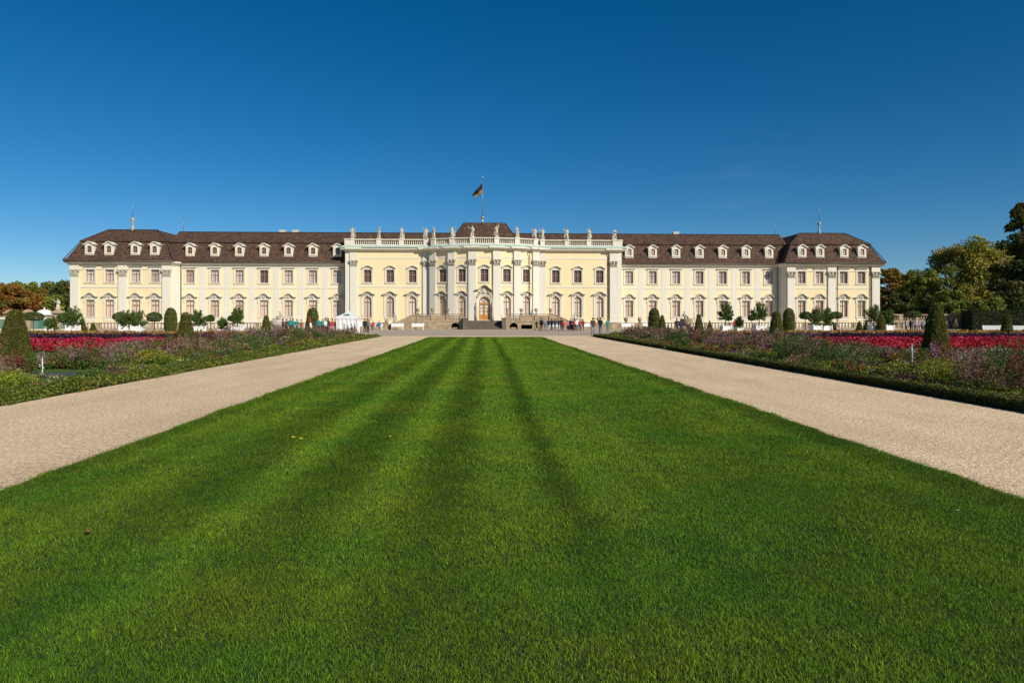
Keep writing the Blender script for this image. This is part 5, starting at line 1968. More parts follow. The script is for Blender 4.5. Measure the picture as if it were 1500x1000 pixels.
for s, nm in ((-1, 'left'), (1, 'right')):
    a, b = sorted((s * 20.5, s * 50))
    carpet('red_flower_bed', a, b, 37.2, 41.6, 0.36, 190, 0.075, red, 'bright red low flower carpet, nearer band of the ' + nm + ' parterre', RNG, 0.34)
    a, b = sorted((s * 20.5, s * 54))
    carpet('magenta_flower_bed', a, b, 46.2, 51.4, 0.36, 170, 0.08, mag, 'magenta low flower carpet, farther band of the ' + nm + ' parterre', RNG, 0.32)
    a, b = sorted((s * 17.5, s * 60))
    carpet('purple_flower_bed', a, b, 53.5, 56.5, 0.52, 220, 0.08, pur, 'dark purple leafed band behind the magenta flowers on the ' + nm, RNG)
    a, b = sorted((s * 18.5, s * 68))
    carpet('orange_flower_bed', a, b, 58.5, 66, 0.56, 130, 0.085, org, 'orange and yellow flower band before the planters on the ' + nm, RNG, 0.08)
    # pale flowers dotted in front of the red carpet
    a, b = sorted((s * 19.0, s * 42))
    carpet('mixed_flower_bed', a, b, 24.5, 29.5, 0.55, 120, 0.05, [(0.06, 0.09, 0.025, 4), (0.24, 0.14, 0.2, 1.2), (0.45, 0.13, 0.06, 1), (0.6, 0.52, 0.45, 0.6), (0.09, 0.04, 0.04, 2)], 'mixed low flowers in front of the red carpet on the ' + nm, RNG, 0.2)


# ------------------------------------------------------------------ box hedges along the borders
def hedge_quads(x0, x1, y0, y1, z1, dens, size, col, rng, z0=0.0, gaps=None):
    """leaf shell over a solid box"""
    out, cc = [], []
    i = 0.04
    bx = [(x0 + i, x1 - i, y0 + i, y1 - i, z0, z1 - i)]
    for (a, b, c, d, e, f) in bx:
        v = np.array([(a, c, e), (b, c, e), (b, d, e), (a, d, e), (a, c, f), (b, c, f), (b, d, f), (a, d, f)], dtype=float)
        for q in [(4, 5, 6, 7), (0, 1, 5, 4), (1, 2, 6, 5), (2, 3, 7, 6), (3, 0, 4, 7)]:
            out.append(v[list(q)][None])
            cc.append(np.array([col]) * 0.6)

    def face(n, f, nv):
        u, v = rng.random(n), rng.random(n)
        P = f(u, v) + rng.normal(0, 0.018, (n, 3))
        lum = 0.06 * (vnoise(P[:, 0] + P[:, 2] * 3, P[:, 1], 0.35, 4) - 0.5)
        P += np.array(nv) * lum[:, None]
        sz = size * rng.uniform(0.6, 1.3, n)
        out.append(leaf_quads(P, sz, 0.6, np.broadcast_to(np.array(nv, float), (n, 3)), 0.4, rng))
        c = np.array(col) * (1 + rng.normal(0, 0.25, (n, 1)))
        t = rng.random(n) < 0.18
        c[t] = c[t] * np.array([1.9, 1.5, 0.9])
        cc.append(c)
    L, W, H = y1 - y0, x1 - x0, z1 - z0
    face(int(L * W * dens), lambda u, v: np.stack([x0 + W * u, y0 + L * v, np.full_like(u, z1)], 1), (0, 0, 1))
    face(int(L * H * dens), lambda u, v: np.stack([np.full_like(u, x0), y0 + L * u, z0 + H * v], 1), (-1, 0, 0))
    face(int(L * H * dens), lambda u, v: np.stack([np.full_like(u, x1), y0 + L * u, z0 + H * v], 1), (1, 0, 0))
    face(int(W * H * dens), lambda u, v: np.stack([x0 + W * u, np.full_like(u, y0), z0 + H * v], 1), (0, -1, 0))
    face(int(W * H * dens), lambda u, v: np.stack([x0 + W * u, np.full_like(u, y1), z0 + H * v], 1), (0, 1, 0))
    return np.concatenate(out), np.concatenate(cc)


hq, hc = [], []
for y0, y1, dn, sz in ((4, 14, 2400, 0.022), (14, 26, 1500, 0.028), (26, 39.4, 800, 0.038), (40.1, 66, 500, 0.048)):
    q, c = hedge_quads(BR + 0.02, BR + 0.42, y0, y1, 0.22, dn, sz, (0.075, 0.090, 0.018), RNG)
    hq.append(q)
    hc.append(c)
q, c = hedge_quads(BR + 0.5, BR + 7, 66.0, 66.5, 0.22, 300, 0.05, (0.042, 0.062, 0.014), RNG)
hq.append(q)
hc.append(c)
tag(obj('box_hedge', quads_data('box_hedge', np.concatenate(hq), np.concatenate(hc), 'leaf')), 'low clipped box edging along the right gravel path', 'hedge')
EP = [(0.10, 0.135, 0.02, 4), (0.17, 0.20, 0.025, 3), (0.075, 0.10, 0.02, 3), (0.45, 0.36, 0.04, 0.7), (0.14, 0.09, 0.05, 1.2), (0.24, 0.12, 0.20, 0.5), (0.55, 0.50, 0.42, 0.3)]


def edging(rng):
    qs, cs = [], []
    for y0, y1, dn, sz in ((5, 14, 2600, 0.024), (14, 26, 1700, 0.030), (26, 40, 950, 0.04), (40, 66.4, 520, 0.052)):
        n = int((y1 - y0) * 0.75 * dn)
        y = rng.uniform(y0, y1, n)
        k = vnoise(y, y * 0, 0.7, 12)
        x = BL - 0.70 + 0.75 * rng.random(n) + 0.16 * (k - 0.5) + 0.12 * (vnoise(y, y * 0 + 9, 0.25, 14) - 0.5)
        prof = np.clip(1 - ((x - (BL - 0.4)) / 0.46) ** 2, 0.05, 1) ** 0.5
        hgt = 0.26 * prof * (0.55 + 0.8 * vnoise(x, y, 0.4, 13)) * (0.7 + 0.5 * k)
        P = np.stack([x, y, 0.015 + hgt * rng.random(n) ** 0.4], 1)
        up = np.zeros((n, 3))
        up[:, 2] = 1
        qs.append(leaf_quads(P, sz * rng.uniform(0.6, 1.3, n), 0.55, up, 0.3, rng))
        pc = np.array([p[:3] for p in EP])
        w = np.array([p[3] for p in EP])
        pick = np.searchsorted(np.cumsum(w / w.sum()), np.clip(0.5 * vnoise(x, y, 0.9, 15) + 0.5 * rng.random(n), 0, 0.9999))
        cs.append(pc[np.clip(pick, 0, len(EP) - 1)] * (1 + rng.normal(0, 0.22, (n, 1))))
    return np.concatenate(qs), np.concatenate(cs)


q, c = edging(RNG)
tag(obj('edging_plants', quads_data('edging_plants', q, c, 'leaf')), 'ragged low lime green edging plants along the left gravel path', 'edging plants', None, 'stuff')
hx = gx(1409, 88)
q, c = hedge_quads(hx, hx + 45, 86, 88.2, 2.75, 170, 0.085, (0.026, 0.038, 0.011), RNG)
tag(obj('tall_hedge', quads_data('tall_hedge', q, c, 'leaf')), 'tall dark clipped hedge behind benches at the right edge', 'hedge')


# ------------------------------------------------------------------ fountains
def fountain(s, label, jet_h, r, x, y, seed):
    rng = np.random.default_rng(seed)
    f = empty('fountain', (x, y, 0))
    tag(f, label, 'fountain', 'small fountains in the flower borders')
    mb = MB()
    mb.lathe([(r - 0.16, 0.02), (r - 0.16, 0.12), (r - 0.1, 0.17), (r + 0.06, 0.17), (r + 0.1, 0.12), (r + 0.1, 0.0)], 32)
    obj('basin', mb.data('fountain_basin', 'wet_stone'), f)
    mb = MB()
    mb.lathe([(0.01, 0.10), (r - 0.15, 0.10)], 32)
    obj('water', mb.data('fountain_water', 'water_still', False), f)
    mb = MB()
    mb.lathe([(0.05, 0.05), (0.04, 0.16), (0.02, 0.18)], 8)
    obj('nozzle', mb.data('fountain_nozzle', 'wet_stone'), f)
    mb = MB()
    n = 48
    for i in range(n):
        t = rng.random()
        w = 0.015 + 0.07 * t ** 1.5
        fall = rng.random() < 0.5
        h = jet_h * (t if not fall else t * 0.95)
        if fall:
            w += 0.08 * (1 - t)
        mb.ball((rng.normal(0, w), rng.normal(0, w), 0.14 + h + rng.normal(0, 0.02)), rng.uniform(0.003, 0.010), n=5, sz=rng.uniform(1, 2.2))
    tag(obj('spray', mb.data('fountain_spray', 'water_spray'), f), None, None, None, 'stuff')
    mb = MB()
    mb.tube([(0, 0, 0.15), (0.005, 0, 0.14 + jet_h * 0.5), (0, 0.005, 0.14 + jet_h * 0.9)], [0.013, 0.010, 0.006], 7)
    obj('water_jet', mb.data('fountain_jet', 'water_spray'), f)


fountain(-1, 'small round fountain with short jet in the left border near the big cone', 0.62, 0.85, FX[-1][0], FX[-1][1], 1)
fountain(1, 'small round fountain with tall jet in the right border near the big cone', 0.95, 0.95, FX[1][0], FX[1][1], 2)
fountain(1, 'distant little fountain jet rising from the middle of the right border', 0.85, 0.45, gx(1062, 41), 41, 3)
for s in (-1, 1):
    x, y = FX[s]
    mb = MB()
    a, b = sorted((x + s * 0.6, x + s * 5.2))
    mb.box(a, b, y + 1.25, y + 1.45, 0, 0.09)
    mb.add([(a, y + 1.45, 0.03), (b, y + 1.45, 0.03), (b, y + 4.6, 0.03), (a, y + 4.6, 0.03)], [(0, 1, 2, 3)], 1)
    o = obj('grass_plot', mb.data('grass_plot', ['kerb_tan', 'meadow']))
    tag(o, 'small kerbed grass plot behind the ' + ('left' if s < 0 else 'right') + ' fountain', 'grass plot', None, 'structure')


# ================================================================== CLIPPED SHRUBS
def prof_radius(prof, z):
    return np.interp(z, [p[1] for p in prof], [p[0] for p in prof])


def topiary_data(name, prof, n, size, col, seed, lum=0.05):
    """leaf shell on a turned profile over a dark solid core"""
    rng = np.random.default_rng(seed)
    zs = np.array([p[1] for p in prof])
    rs = np.array([p[0] for p in prof])
    # sample by area
    seg = np.hypot(np.diff(zs), np.diff(rs)) * (rs[:-1] + rs[1:] + 0.02)
    k = rng.choice(len(seg), n, p=seg / seg.sum())
    t = rng.random(n)
    r = rs[k] + (rs[k + 1] - rs[k]) * t
    z = zs[k] + (zs[k + 1] - zs[k]) * t
    a = rng.uniform(0, 2 * math.pi, n)
    nr, nz = (zs[k + 1] - zs[k]), -(rs[k + 1] - rs[k])
    L = np.maximum(np.hypot(nr, nz), 1e-6)
    nr, nz = nr / L, nz / L
    nv = np.stack([nr * np.cos(a), nr * np.sin(a), nz], 1)
    P = np.stack([r * np.cos(a), r * np.sin(a), z], 1)
    d = lum * (vnoise(a * 2.2, z * 2, 0.5, seed) - 0.5) * 2 + rng.normal(0, 0.013, n)
    P += nv * d[:, None]
    Q = leaf_quads(P, size * rng.uniform(0.5, 1.3, n), 0.45, nv, 0.3, rng)
    C = np.array(col) * (1 + rng.normal(0, 0.25, (n, 1))) * (0.85 + 0.5 * vnoise(a * 2, z, 0.6, seed + 3))[:, None]
    tt = rng.random(n) < 0.12
    C[tt] = C[tt] * np.array([1.9, 1.6, 1.0])
    m = 18
    core = []
    for i in range(len(prof) - 1):
        for j in range(m):
            a0, a1 = 2 * math.pi * j / m, 2 * math.pi * (j + 1) / m
            r0, r1 = max(rs[i] - 0.05, 0.005), max(rs[i + 1] - 0.05, 0.005)
            core.append([(r0 * math.cos(a0), r0 * math.sin(a0), zs[i]), (r0 * math.cos(a1), r0 * math.sin(a1), zs[i]), (r1 * math.cos(a1), r1 * math.sin(a1), zs[i + 1] - 0.03), (r1 * math.cos(a0), r1 * math.sin(a0), zs[i + 1] - 0.03)])
    core = np.array(core)
    return quads_data(name, np.concatenate([Q, core]), np.concatenate([C, np.tile(np.array([col]) * 0.5, (len(core), 1))]), 'leaf')


def cone_prof(h, w, top=0.36):
    r = w / 2
    return [(r * 0.96, 0.0), (r, 0.12), (r * 0.97, 0.3), (r * (0.97 - 0.28 * (1 - top)), h * 0.40), (r * (0.97 - 0.62 * (1 - top)), h * 0.72), (r * top * 1.04, h * 0.93), (r * top * 0.75, h * 0.98), (0.01, h)]


YEW = (0.105, 0.110, 0.020)
CONES = [  # px, Y, height, width, top share, label
    (22, 24, 2.1, 1.08, 0.42, 'big blunt yew cone at the left picture edge above the flower border'),
    (272, 49, 2.2, 1.25, 0.45, 'blunt yew cone in the left border before the twin potted trees'),
    (390, 75, 2.05, 1.12, 0.40, 'yew cone just left of the vase sculpture'),
    (120.5, 80, 1.75, 1.1, 0.22, 'taller of two small pointed yew cones before the left end pavilion'),
    (136.5, 80.5, 1.3, 0.85, 0.15, 'shorter of two small pointed yew cones before the left end pavilion'),
    (452, 80, 2.05, 0.95, 0.35, 'slim yew cone standing in the left crowd before a domed shrub'),
    (970, 82, 2.15, 1.05, 0.32, 'slim yew cone just right of the domed shrub beyond the right border'),
    (1023.5, 78, 2.25, 1.12, 0.35, 'yew cone just right of the rock sculpture'),
    (1039.5, 83, 1.45, 0.75, 0.15, 'tiny pointed yew cone right of the rock sculpture'),
    (1137, 52, 2.3, 1.2, 0.50, 'blunt yew cone before the right end pavilion, rising from the border'),
    (1220.5, 82, 1.35, 0.65, 0.2, 'tiny yew cone between the white planter and a disc shaped tree'),
    (1259, 82, 1.45, 0.85, 0.15, 'left of two small pointed yew cones below the last pavilion windows'),
    (1269, 84, 1.55, 0.7, 0.15, 'right of two small pointed yew cones below the last pavilion windows'),
    (1290, 78, 2.35, 1.1, 0.30, 'dark yew cone at the outer corner of the right end pavilion'),
    (1371, 28.5, 2.45, 1.18, 0.42, 'big blunt dark yew cone on the right behind the fountain jet'),
    (1475, 60, 2.15, 1.1, 0.38, 'yew cone before the tall dark hedge at the right'),
]
for i, (px, Y, h, w, tp_, lb) in enumerate(CONES):
    n = 26000 if Y < 35 else 6000 if Y < 60 else 3200
    sz = 0.024 if Y < 35 else 0.045 if Y < 60 else 0.06
    me = topiary_data('yew_cone', cone_prof(h, w, tp_ * 0.86), n, sz, YEW, 100 + i, 0.035)
    o = empty('yew_cone', (gx(px, Y), Y, 0))
    tag(o, lb, 'topiary', 'clipped yew cones')
    obj('foliage', me, o)
    mb = MB()
    mb.tube([(0, 0, -0.02), (0, 0, h * 0.5)], [0.07, 0.03], 7)
    obj('trunk', mb.data('cone_trunk', 'bark'), o)
DP = [(0.70, 0.0), (0.74, 0.3), (0.77, 1.2), (0.74, 2.0), (0.64, 2.55), (0.46, 2.92), (0.22, 3.10), (0.01, 3.15)]
for i, (px, lb) in enumerate([(250, 'domed shrub in front of the inner edge of the left end pavilion'), (458, 'domed shrub behind the left crowd and slim cone'), (958, 'domed shrub beyond the right border near the bench pair'),
                              (1155.5, 'domed shrub in front of the inner edge of the right end pavilion')]):
    o = empty('domed_shrub', (gx(px, 92), 92, 0))
    tag(o, lb, 'topiary', 'tall domed shrubs')
    obj('foliage', topiary_data('domed_shrub', DP, 4500, 0.07, (0.095, 0.115, 0.022), 150 + i, 0.07), o)
    mb = MB()
    mb.tube([(0, 0, -0.02), (0, 0, 1.5)], [0.09, 0.04], 7)
    obj('trunk', mb.data('dome_trunk', 'bark'), o)
for i, (px, w, zc, hh, lb) in enumerate([
    (49, 2.25, 1.95, 1.15, 'wide disc shaped standard tree before the left trellis'), (96, 1.9, 1.75, 1.35, 'round headed standard tree beside the outer corner of the left pavilion'),
    (177, 1.8, 1.95, 1.1, 'disc shaped standard tree left of the twin white planters'), (226, 1.75, 1.85, 1.3, 'round headed standard tree right of the twin white planters'),
    (308, 1.0, 1.7, 0.9, 'small round headed standard tree beside a bushy potted tree'), (341, 1.2, 1.7, 0.8, 'small round headed standard tree beside the upright potted tree'),
    (1067.5, 0.85, 1.75, 0.65, 'tiny disc headed standard tree right of the first white planter on the right'), (1101, 0.95, 1.8, 0.75, 'tiny disc headed standard tree left of the second white planter on the right'),
    (1180, 1.5, 2.05, 1.05, 'disc shaped standard tree left of the bushy pair of potted trees'), (1224.5, 1.55, 2.1, 0.95, 'clear stemmed disc shaped tree right of the bushy pair of potted trees'),
    (1337, 2.0, 2.2, 0.95, 'wide disc shaped tree before the far right crowd')]):
    Y = 86
    o = empty('standard_tree', (gx(px, Y), Y, 0))
    tag(o, lb, 'topiary', 'round headed standard trees')
    r, hz = w / 2, hh / 2
    pr = [(0.01, zc - hz * 0.75)] + [(r * math.cos(t), zc + hz * math.sin(t)) for t in np.linspace(-0.7, 1.5, 9)] + [(0.01, zc + hz)]
    obj('crown', topiary_data('standard_crown', pr, 3200, 0.06, (0.060, 0.095, 0.018), 170 + i, 0.05), o)
    mb = MB()
    mb.tube([(0, 0, 0), (0.02, 0, zc * 0.5), (0, 0, zc)], [0.06, 0.045, 0.04], 7)
    obj('trunk', mb.data('standard_trunk', 'bark'), o)


# ------------------------------------------------------------------ potted trees
def oleander(n, w, z0, z1, seed, size=0.13):
    rng = np.random.default_rng(seed)
    ns = 60
    a = rng.uniform(0, 2 * math.pi, ns)
    el = rng.uniform(-0.15, 1.35, ns)
    L = rng.uniform(0.7, 1.05, ns)
    hz, r = (z1 - z0), w / 2
    tips = np.stack([np.cos(a) * np.cos(el) * r * L, np.sin(a) * np.cos(el) * r * L, z0 + hz * (0.22 + 0.78 * np.sin(np.maximum(el, 0)) * L) - 0.15 * hz * (el < 0)], 1)
    base = np.array([0, 0, z0 + hz * 0.08])
    idx = rng.integers(0, ns, n)
    t = rng.random(n) ** 0.45
    P = base + (tips[idx] - base) * t[:, None] + rng.normal(0, 0.05 * w / 2, (n, 3))
    d = unit(tips[idx] - base + np.array([0, 0, 0.35 * hz])) + rng.normal(0, 0.45, (n, 3))
    d = unit(d)
    s = size * rng.uniform(0.6, 1.2, n)
    sd = unit(np.cross(d, rng.normal(size=(n, 3)))) * (s * 0.2)[:, None]
    Q = np.stack([P, P + d * (s * 0.5)[:, None] + sd, P + d * s[:, None], P + d * (s * 0.5)[:, None] - sd], 1)
    C = np.array([0.085, 0.135, 0.028]) * (1 + rng.normal(0, 0.25, (n, 1))) * (0.75 + 0.5 * rng.random(ns)[idx])[:, None]
    y = rng.random(n) < 0.15
    C[y] *= np.array([1.7, 1.5, 1.0])
    return quads_data('potted_crown', Q, C, 'leaf')


def planter(w, h):
    mb = MB()
    r = w / 2
    mb.box(-r, r, -r, r, 0.06, h - 0.08)
    for x in (-r, r):
        for y in (-r, r):
            mb.box(x - 0.05, x + 0.05, y - 0.05, y + 0.05, 0.0, h)
            mb.ball((x, y, h + 0.03), 0.055, n=6)
    for s in (-1, 1):
        mb.box(-r + 0.05, r - 0.05, s * (r + 0.012) - 0.012, s * (r + 0.012) + 0.012, h - 0.2, h - 0.09)
        mb.box(-r + 0.05, r - 0.05, s * (r + 0.012) - 0.012, s * (r + 0.012) + 0.012, 0.1, 0.2)
    mb.box(-r + 0.06, r - 0.06, -r + 0.06, r - 0.06, h - 0.079, h - 0.03, 1)
    return mb.data('planter', ['white_paint', 'soil'])


for i, (px, Y, cw, z0, z1, bw, lb) in enumerate([
    (107, 79, 2.2, 0.9, 3.1, 1.0, 'bushy potted tree at the outer corner of the left pavilion'),
    (184, 79, 1.9, 0.7, 2.75, 1.0, 'bushy potted tree, left of the twin white planters'),
    (201, 79, 2.1, 0.5, 2.85, 1.0, 'bushy potted tree, right of the twin white planters'),
    (290, 77, 2.1, 0.95, 2.75, 1.2, 'wide potted tree in a white planter beside the blunt cone'),
    (348, 78, 1.75, 1.1, 2.95, 1.05, 'upright potted tree in a white planter before the left gallery'),
    (1063, 78, 1.85, 1.5, 3.75, 0.95, 'tall stemmed potted tree in the first white planter on the right'),
    (1112, 78, 2.1, 1.45, 3.75, 1.0, 'tall stemmed potted tree in the second white planter on the right'),
    (1195, 78, 1.9, 0.9, 3.0, 0.95, 'bushy potted tree, left of the pair before the right pavilion'),
    (1210, 78.5, 1.9, 0.85, 3.05, 0.95, 'bushy potted tree, right of the pair before the right pavilion'),
    (1280, 78.8, 2.2, 1.2, 3.45, 0.9, 'potted tree at the outer end of the right pavilion beside a dark cone'),
    (1301, 81, 1.8, 0.9, 2.9, 0.9, 'dark potted tree just outside the right pavilion'),
    (75, 80, 1.6, 0.5, 2.0, 0.8, 'low bushy potted plant between the left trellis and pavilion'),
    (326, 80, 1.25, 0.5, 1.85, 0.8, 'low bushy potted plant between two planters before the left gallery'),
    (1083, 84, 1.1, 0.6, 2.0, 0.7, 'low potted plant behind the person in the red coat'),
]):
    o = empty('potted_tree', (gx(px, Y), Y, 0))
    tag(o, lb, 'potted tree', 'potted trees in white planters')
    ph = 0.98 if bw > 0.85 else 0.6
    obj('planter', planter(bw, ph), o)
    mb = MB()
    rt = random.Random(i)
    zt = z0 + (z1 - z0) * 0.25
    mb.tube([(0, 0, ph - 0.1), (rt.uniform(-.04, .04), 0, (ph + zt) / 2), (0, 0, zt)], [0.07, 0.055, 0.05], 8)
    for k in range(5):
        a = 2 * math.pi * k / 5 + rt.random()
        mb.tube([(0, 0, zt - 0.03), (math.cos(a) * cw * 0.18, math.sin(a) * cw * 0.18, zt + (z1 - z0) * 0.25), (math.cos(a) * cw * 0.28, math.sin(a) * cw * 0.28, zt + (z1 - z0) * 0.5)], [0.04, 0.025, 0.012], 5)
    obj('trunk', mb.data('potted_trunk', 'bark'), o)
    obj('crown', oleander(3200, cw, z0, z1, 200 + i, 0.15 + 0.02 * cw), o)


# ================================================================== TREES
def tree(name, x, y, h, w, crown0, cols, label, seed, n=9000, leaf=0.17, shape='round', group=None, trunk_r=0.35, gap=0.5):
    rng = np.random.default_rng(seed)
    o = empty(name, (x, y, 0))
    tag(o, label, 'tree', group)
    mb = MB()
    rt = random.Random(seed)
    pts = [(0, 0, -0.1), (rt.uniform(-.1, .1), rt.uniform(-.1, .1), h * 0.3), (rt.uniform(-.3, .3), rt.uniform(-.3, .3), h * 0.6), (rt.uniform(-.3, .3), 0, h * 0.9)]
    mb.tube(pts, [trunk_r, trunk_r * 0.75, trunk_r * 0.45, 0.05], 9)
    nc = 84 if shape == 'round' else 150
    cl = []
    for k in range(nc):
        a = rt.uniform(0, 2 * math.pi)
        if shape == 'round':
            v = rt.random()
            zz = crown0 + (h - crown0) * v
            prof = math.sin(math.pi * (0.20 + 0.68 * v)) ** 0.55
            r = (w / 2) * prof * (0.35 + 0.65 * math.sqrt(rt.random()))
            rad = (w / 2) * rt.uniform(0.20, 0.36)
            flat = rt.uniform(0.6, 0.9)
        else:
            v = rt.random() ** 0.95
            zz = crown0 + (h - crown0) * v
            r = (w / 2) * (1.05 - v) ** 0.6 * rt.uniform(0.1, 1.0)
            rad = (w / 2) * rt.uniform(0.16, 0.32) * (1.1 - 0.5 * v)
            flat = rt.uniform(0.35, 0.6)
        c = (r * math.cos(a), r * math.sin(a), zz)
        cl.append((c, rad, flat))
        if k % 3 == 0:
            zb = max(h * 0.2, zz - h * 0.18)
            mb.tube([(0, 0, zb), (c[0] * 0.5, c[1] * 0.5, (zb + zz) / 2 + 0.2), c], [trunk_r * 0.35, trunk_r * 0.2, 0.03], 6)
    obj('trunk', mb.data(name + '_trunk', 'bark'), o)
    cc = np.array([c for c, _, _ in cl])
    rd = np.array([r for _, r, _ in cl])
    fl = np.array([f for _, _, f in cl])
    idx = rng.choice(nc, n, p=rd ** 2 / (rd ** 2).sum())
    d = unit(rng.normal(size=(n, 3)))
    rad = rd[idx] * rng.random(n) ** 0.4 * (1 + 0.25 * rng.normal(size=n) * gap)
    P = cc[idx] + d * rad[:, None] * np.stack([np.ones(n), np.ones(n), fl[idx]], 1)
    if shape != 'round':
        P[:, 2] -= 0.10 * np.hypot(P[:, 0], P[:, 1])
    P[:, 2] = np.maximum(P[:, 2], 0.15)
    Q = leaf_quads(P, leaf * rng.uniform(0.6, 1.4, n), 0.6, d, 0.2, rng)
    pal = np.array(cols)
    pc = rng.integers(0, len(pal), nc)
    pick = np.where(rng.random(n) < 0.7, pc[idx], rng.integers(0, len(pal), n))
    C = pal[pick] * (1 + rng.normal(0, 0.22, (n, 1)))
    obj('crown', quads_data(name + '_crown', Q, C, 'leaf'), o)
    return o


DK = [(0.055, 0.075, 0.017), (0.08, 0.098, 0.02), (0.11, 0.112, 0.024)]
MID = [(0.15, 0.18, 0.03), (0.22, 0.25, 0.04), (0.17, 0.175, 0.03)]
OLV = [(0.24, 0.235, 0.038), (0.31, 0.265, 0.044), (0.19, 0.20, 0.032), (0.32, 0.24, 0.04)]
YEL = [(0.24, 0.16, 0.022), (0.18, 0.14, 0.022), (0.12, 0.11, 0.02), (0.26, 0.14, 0.02)]
ORG = [(0.30, 0.105, 0.02), (0.22, 0.075, 0.016), (0.20, 0.12, 0.025), (0.30, 0.17, 0.03), (0.14, 0.12, 0.025)]
GR, GL = 'trees beyond the right end of the palace', 'trees beyond the left end of the palace'
for i, (name, px, Y, top, wpx, c0, pal, lb, n, lf, sh) in enumerate([
    ('autumn_tree', 1302, 138, 396, 40, 1.5, YEL, 'yellowing tree peeping out behind the right end pavilion', 9000, 0.22, 'round'),
    ('broadleaf_tree', 1352, 128, 400, 62, 1.0, MID, 'mid green rounded tree between the pavilion and the large olive tree', 12000, 0.2, 'round'),
    ('broadleaf_tree', 1330, 150, 404, 40, 1.0, DK, 'dark thin topped tree behind the mid green rounded tree', 7000, 0.22, 'round'),
    ('broadleaf_tree', 1412, 138, 362, 104, 1.0, OLV, 'large olive green tree with a broad bumpy crown on the right', 22000, 0.22, 'round'),
    ('broadleaf_tree', 1452, 144, 366, 84, 1.0, OLV, 'olive tree half hidden between the broad olive tree and the tall cedar', 12000, 0.22, 'round'),
    ('cedar_tree', 1498, 112, 298, 108, 2.0, DK + [(0.12, 0.10, 0.026), (0.10, 0.105, 0.024)], 'tall dark cedar with tiered branches at the right picture edge', 26000, 0.19, 'tier'),
    ('shrub_tree', 1392, 112, 428, 46, 0.4, MID, 'light green low tree before the large olive tree', 6000, 0.2, 'round'),
    ('shrub_tree', 1447, 104, 440, 52, 0.3, MID, 'bright green low bush above the tall dark hedge', 6000, 0.18, 'round'),
    ('shrub_tree', 1322, 118, 432, 34, 0.3, DK, 'dark low tree right of the palace end wall', 5000, 0.2, 'round'),
    ('shrub_tree', 1375, 118, 436, 60, 0.3, DK, 'dark low bush below the mid green rounded tree', 6000, 0.2, 'round'),
    ('shrub_tree', 1488, 108, 430, 70, 0.3, DK, 'dark undergrowth tree at the foot of the cedar', 7000, 0.2, 'round'),
    ('broadleaf_tree', 1560, 130, 350, 110, 1.5, OLV, 'olive tree just outside the right picture edge', 10000, 0.24, 'round'),
    ('autumn_tree', 8, 122, 421, 56, 1.0, ORG, 'orange autumn tree at the left picture edge', 15000, 0.2, 'round'),
    ('autumn_tree', 42, 130, 429, 36, 1.0, ORG, 'darker orange autumn tree right of the first orange tree', 10000, 0.2, 'round'),
    ('autumn_tree', -40, 120, 408, 70, 1.0, ORG, 'orange autumn tree just outside the left picture edge', 8000, 0.22, 'round'),
]):
    X = gx(px, Y)
    dep = X * math.sin(YAW) + Y * math.cos(YAW)
    h = EYE + (465 - top) / 1000 * dep
    w = wpx / 1000 * dep * 0.95
    tree(name, X, Y, h, w, c0, pal, lb, 300 + i, int(n * 1.5), lf * 1.1, sh, GR if px > 700 else GL, 0.3)
for i, (px, Y, top, wpx, pal, lb) in enumerate([
    (62, 190, 417, 34, MID, 'green wood tree left of the yellow one beyond the garden'), (58, 175, 424, 18, YEL, 'yellowish tree in the wood beyond the left garden wall'),
    (82, 195, 416, 40, DK, 'dark wood tree in the middle of the far left wood'), (98, 185, 419, 34, DK, 'dark wood tree touching the left palace corner'),
    (112, 200, 415, 40, DK, 'dark wood tree behind the left palace corner'), (35, 200, 416, 36, MID, 'green wood tree behind the orange trees'),
    (8, 205, 415, 50, DK, 'dark wood tree behind the left orange tree'), (90, 160, 430, 30, DK, 'lower dark tree beside the left palace end wall'),
    (74, 150, 436, 26, MID, 'low green tree behind the gate pier statue')]):
    X = gx(px, Y)
    dep = X * math.sin(YAW) + Y * math.cos(YAW)
    tree('wood_tree', X, Y, EYE + (465 - top) / 1000 * dep, wpx / 1000 * dep * 1.25, 0.6, pal, lb, 340 + i, 9000, 0.32, 'round', GL, 0.3)

# far woods beyond both ends of the palace, one mass each
for s, nm, x0, x1 in ((-1, 'left', -340, -112), (1, 'right', 150, 380)):
    rng = np.random.default_rng(60 + s)
    nb = 150
    bx, by = rng.uniform(x0, x1, nb), rng.uniform(225, 290, nb)
    bh, br = rng.uniform(7, 12.5, nb), rng.uniform(4, 7, nb)
    n = 42000
    idx = rng.integers(0, nb, n)
    d = unit(rng.normal(size=(n, 3)))
    P = np.stack([bx[idx] + d[:, 0] * br[idx], by[idx] + d[:, 1] * br[idx], bh[idx] * 0.52 + d[:, 2] * bh[idx] * 0.5], 1)
    P[:, 2] = np.maximum(P[:, 2], 0.2)
    pal = np.array(DK + MID + [(0.20, 0.11, 0.025), (0.17, 0.15, 0.03)])
    pc = rng.integers(0, len(pal), nb)
    C = pal[pc[idx]] * (1 + rng.normal(0, 0.25, (n, 1)))
    tag(obj('distant_wood', quads_data('distant_wood', leaf_quads(P, 0.62 * rng.uniform(0.6, 1.3, n), 0.6, d, 0.3, rng), C, 'leaf')), 'far mixed wood on the horizon beyond the ' + nm + ' end of the palace', 'wood', None, 'stuff')

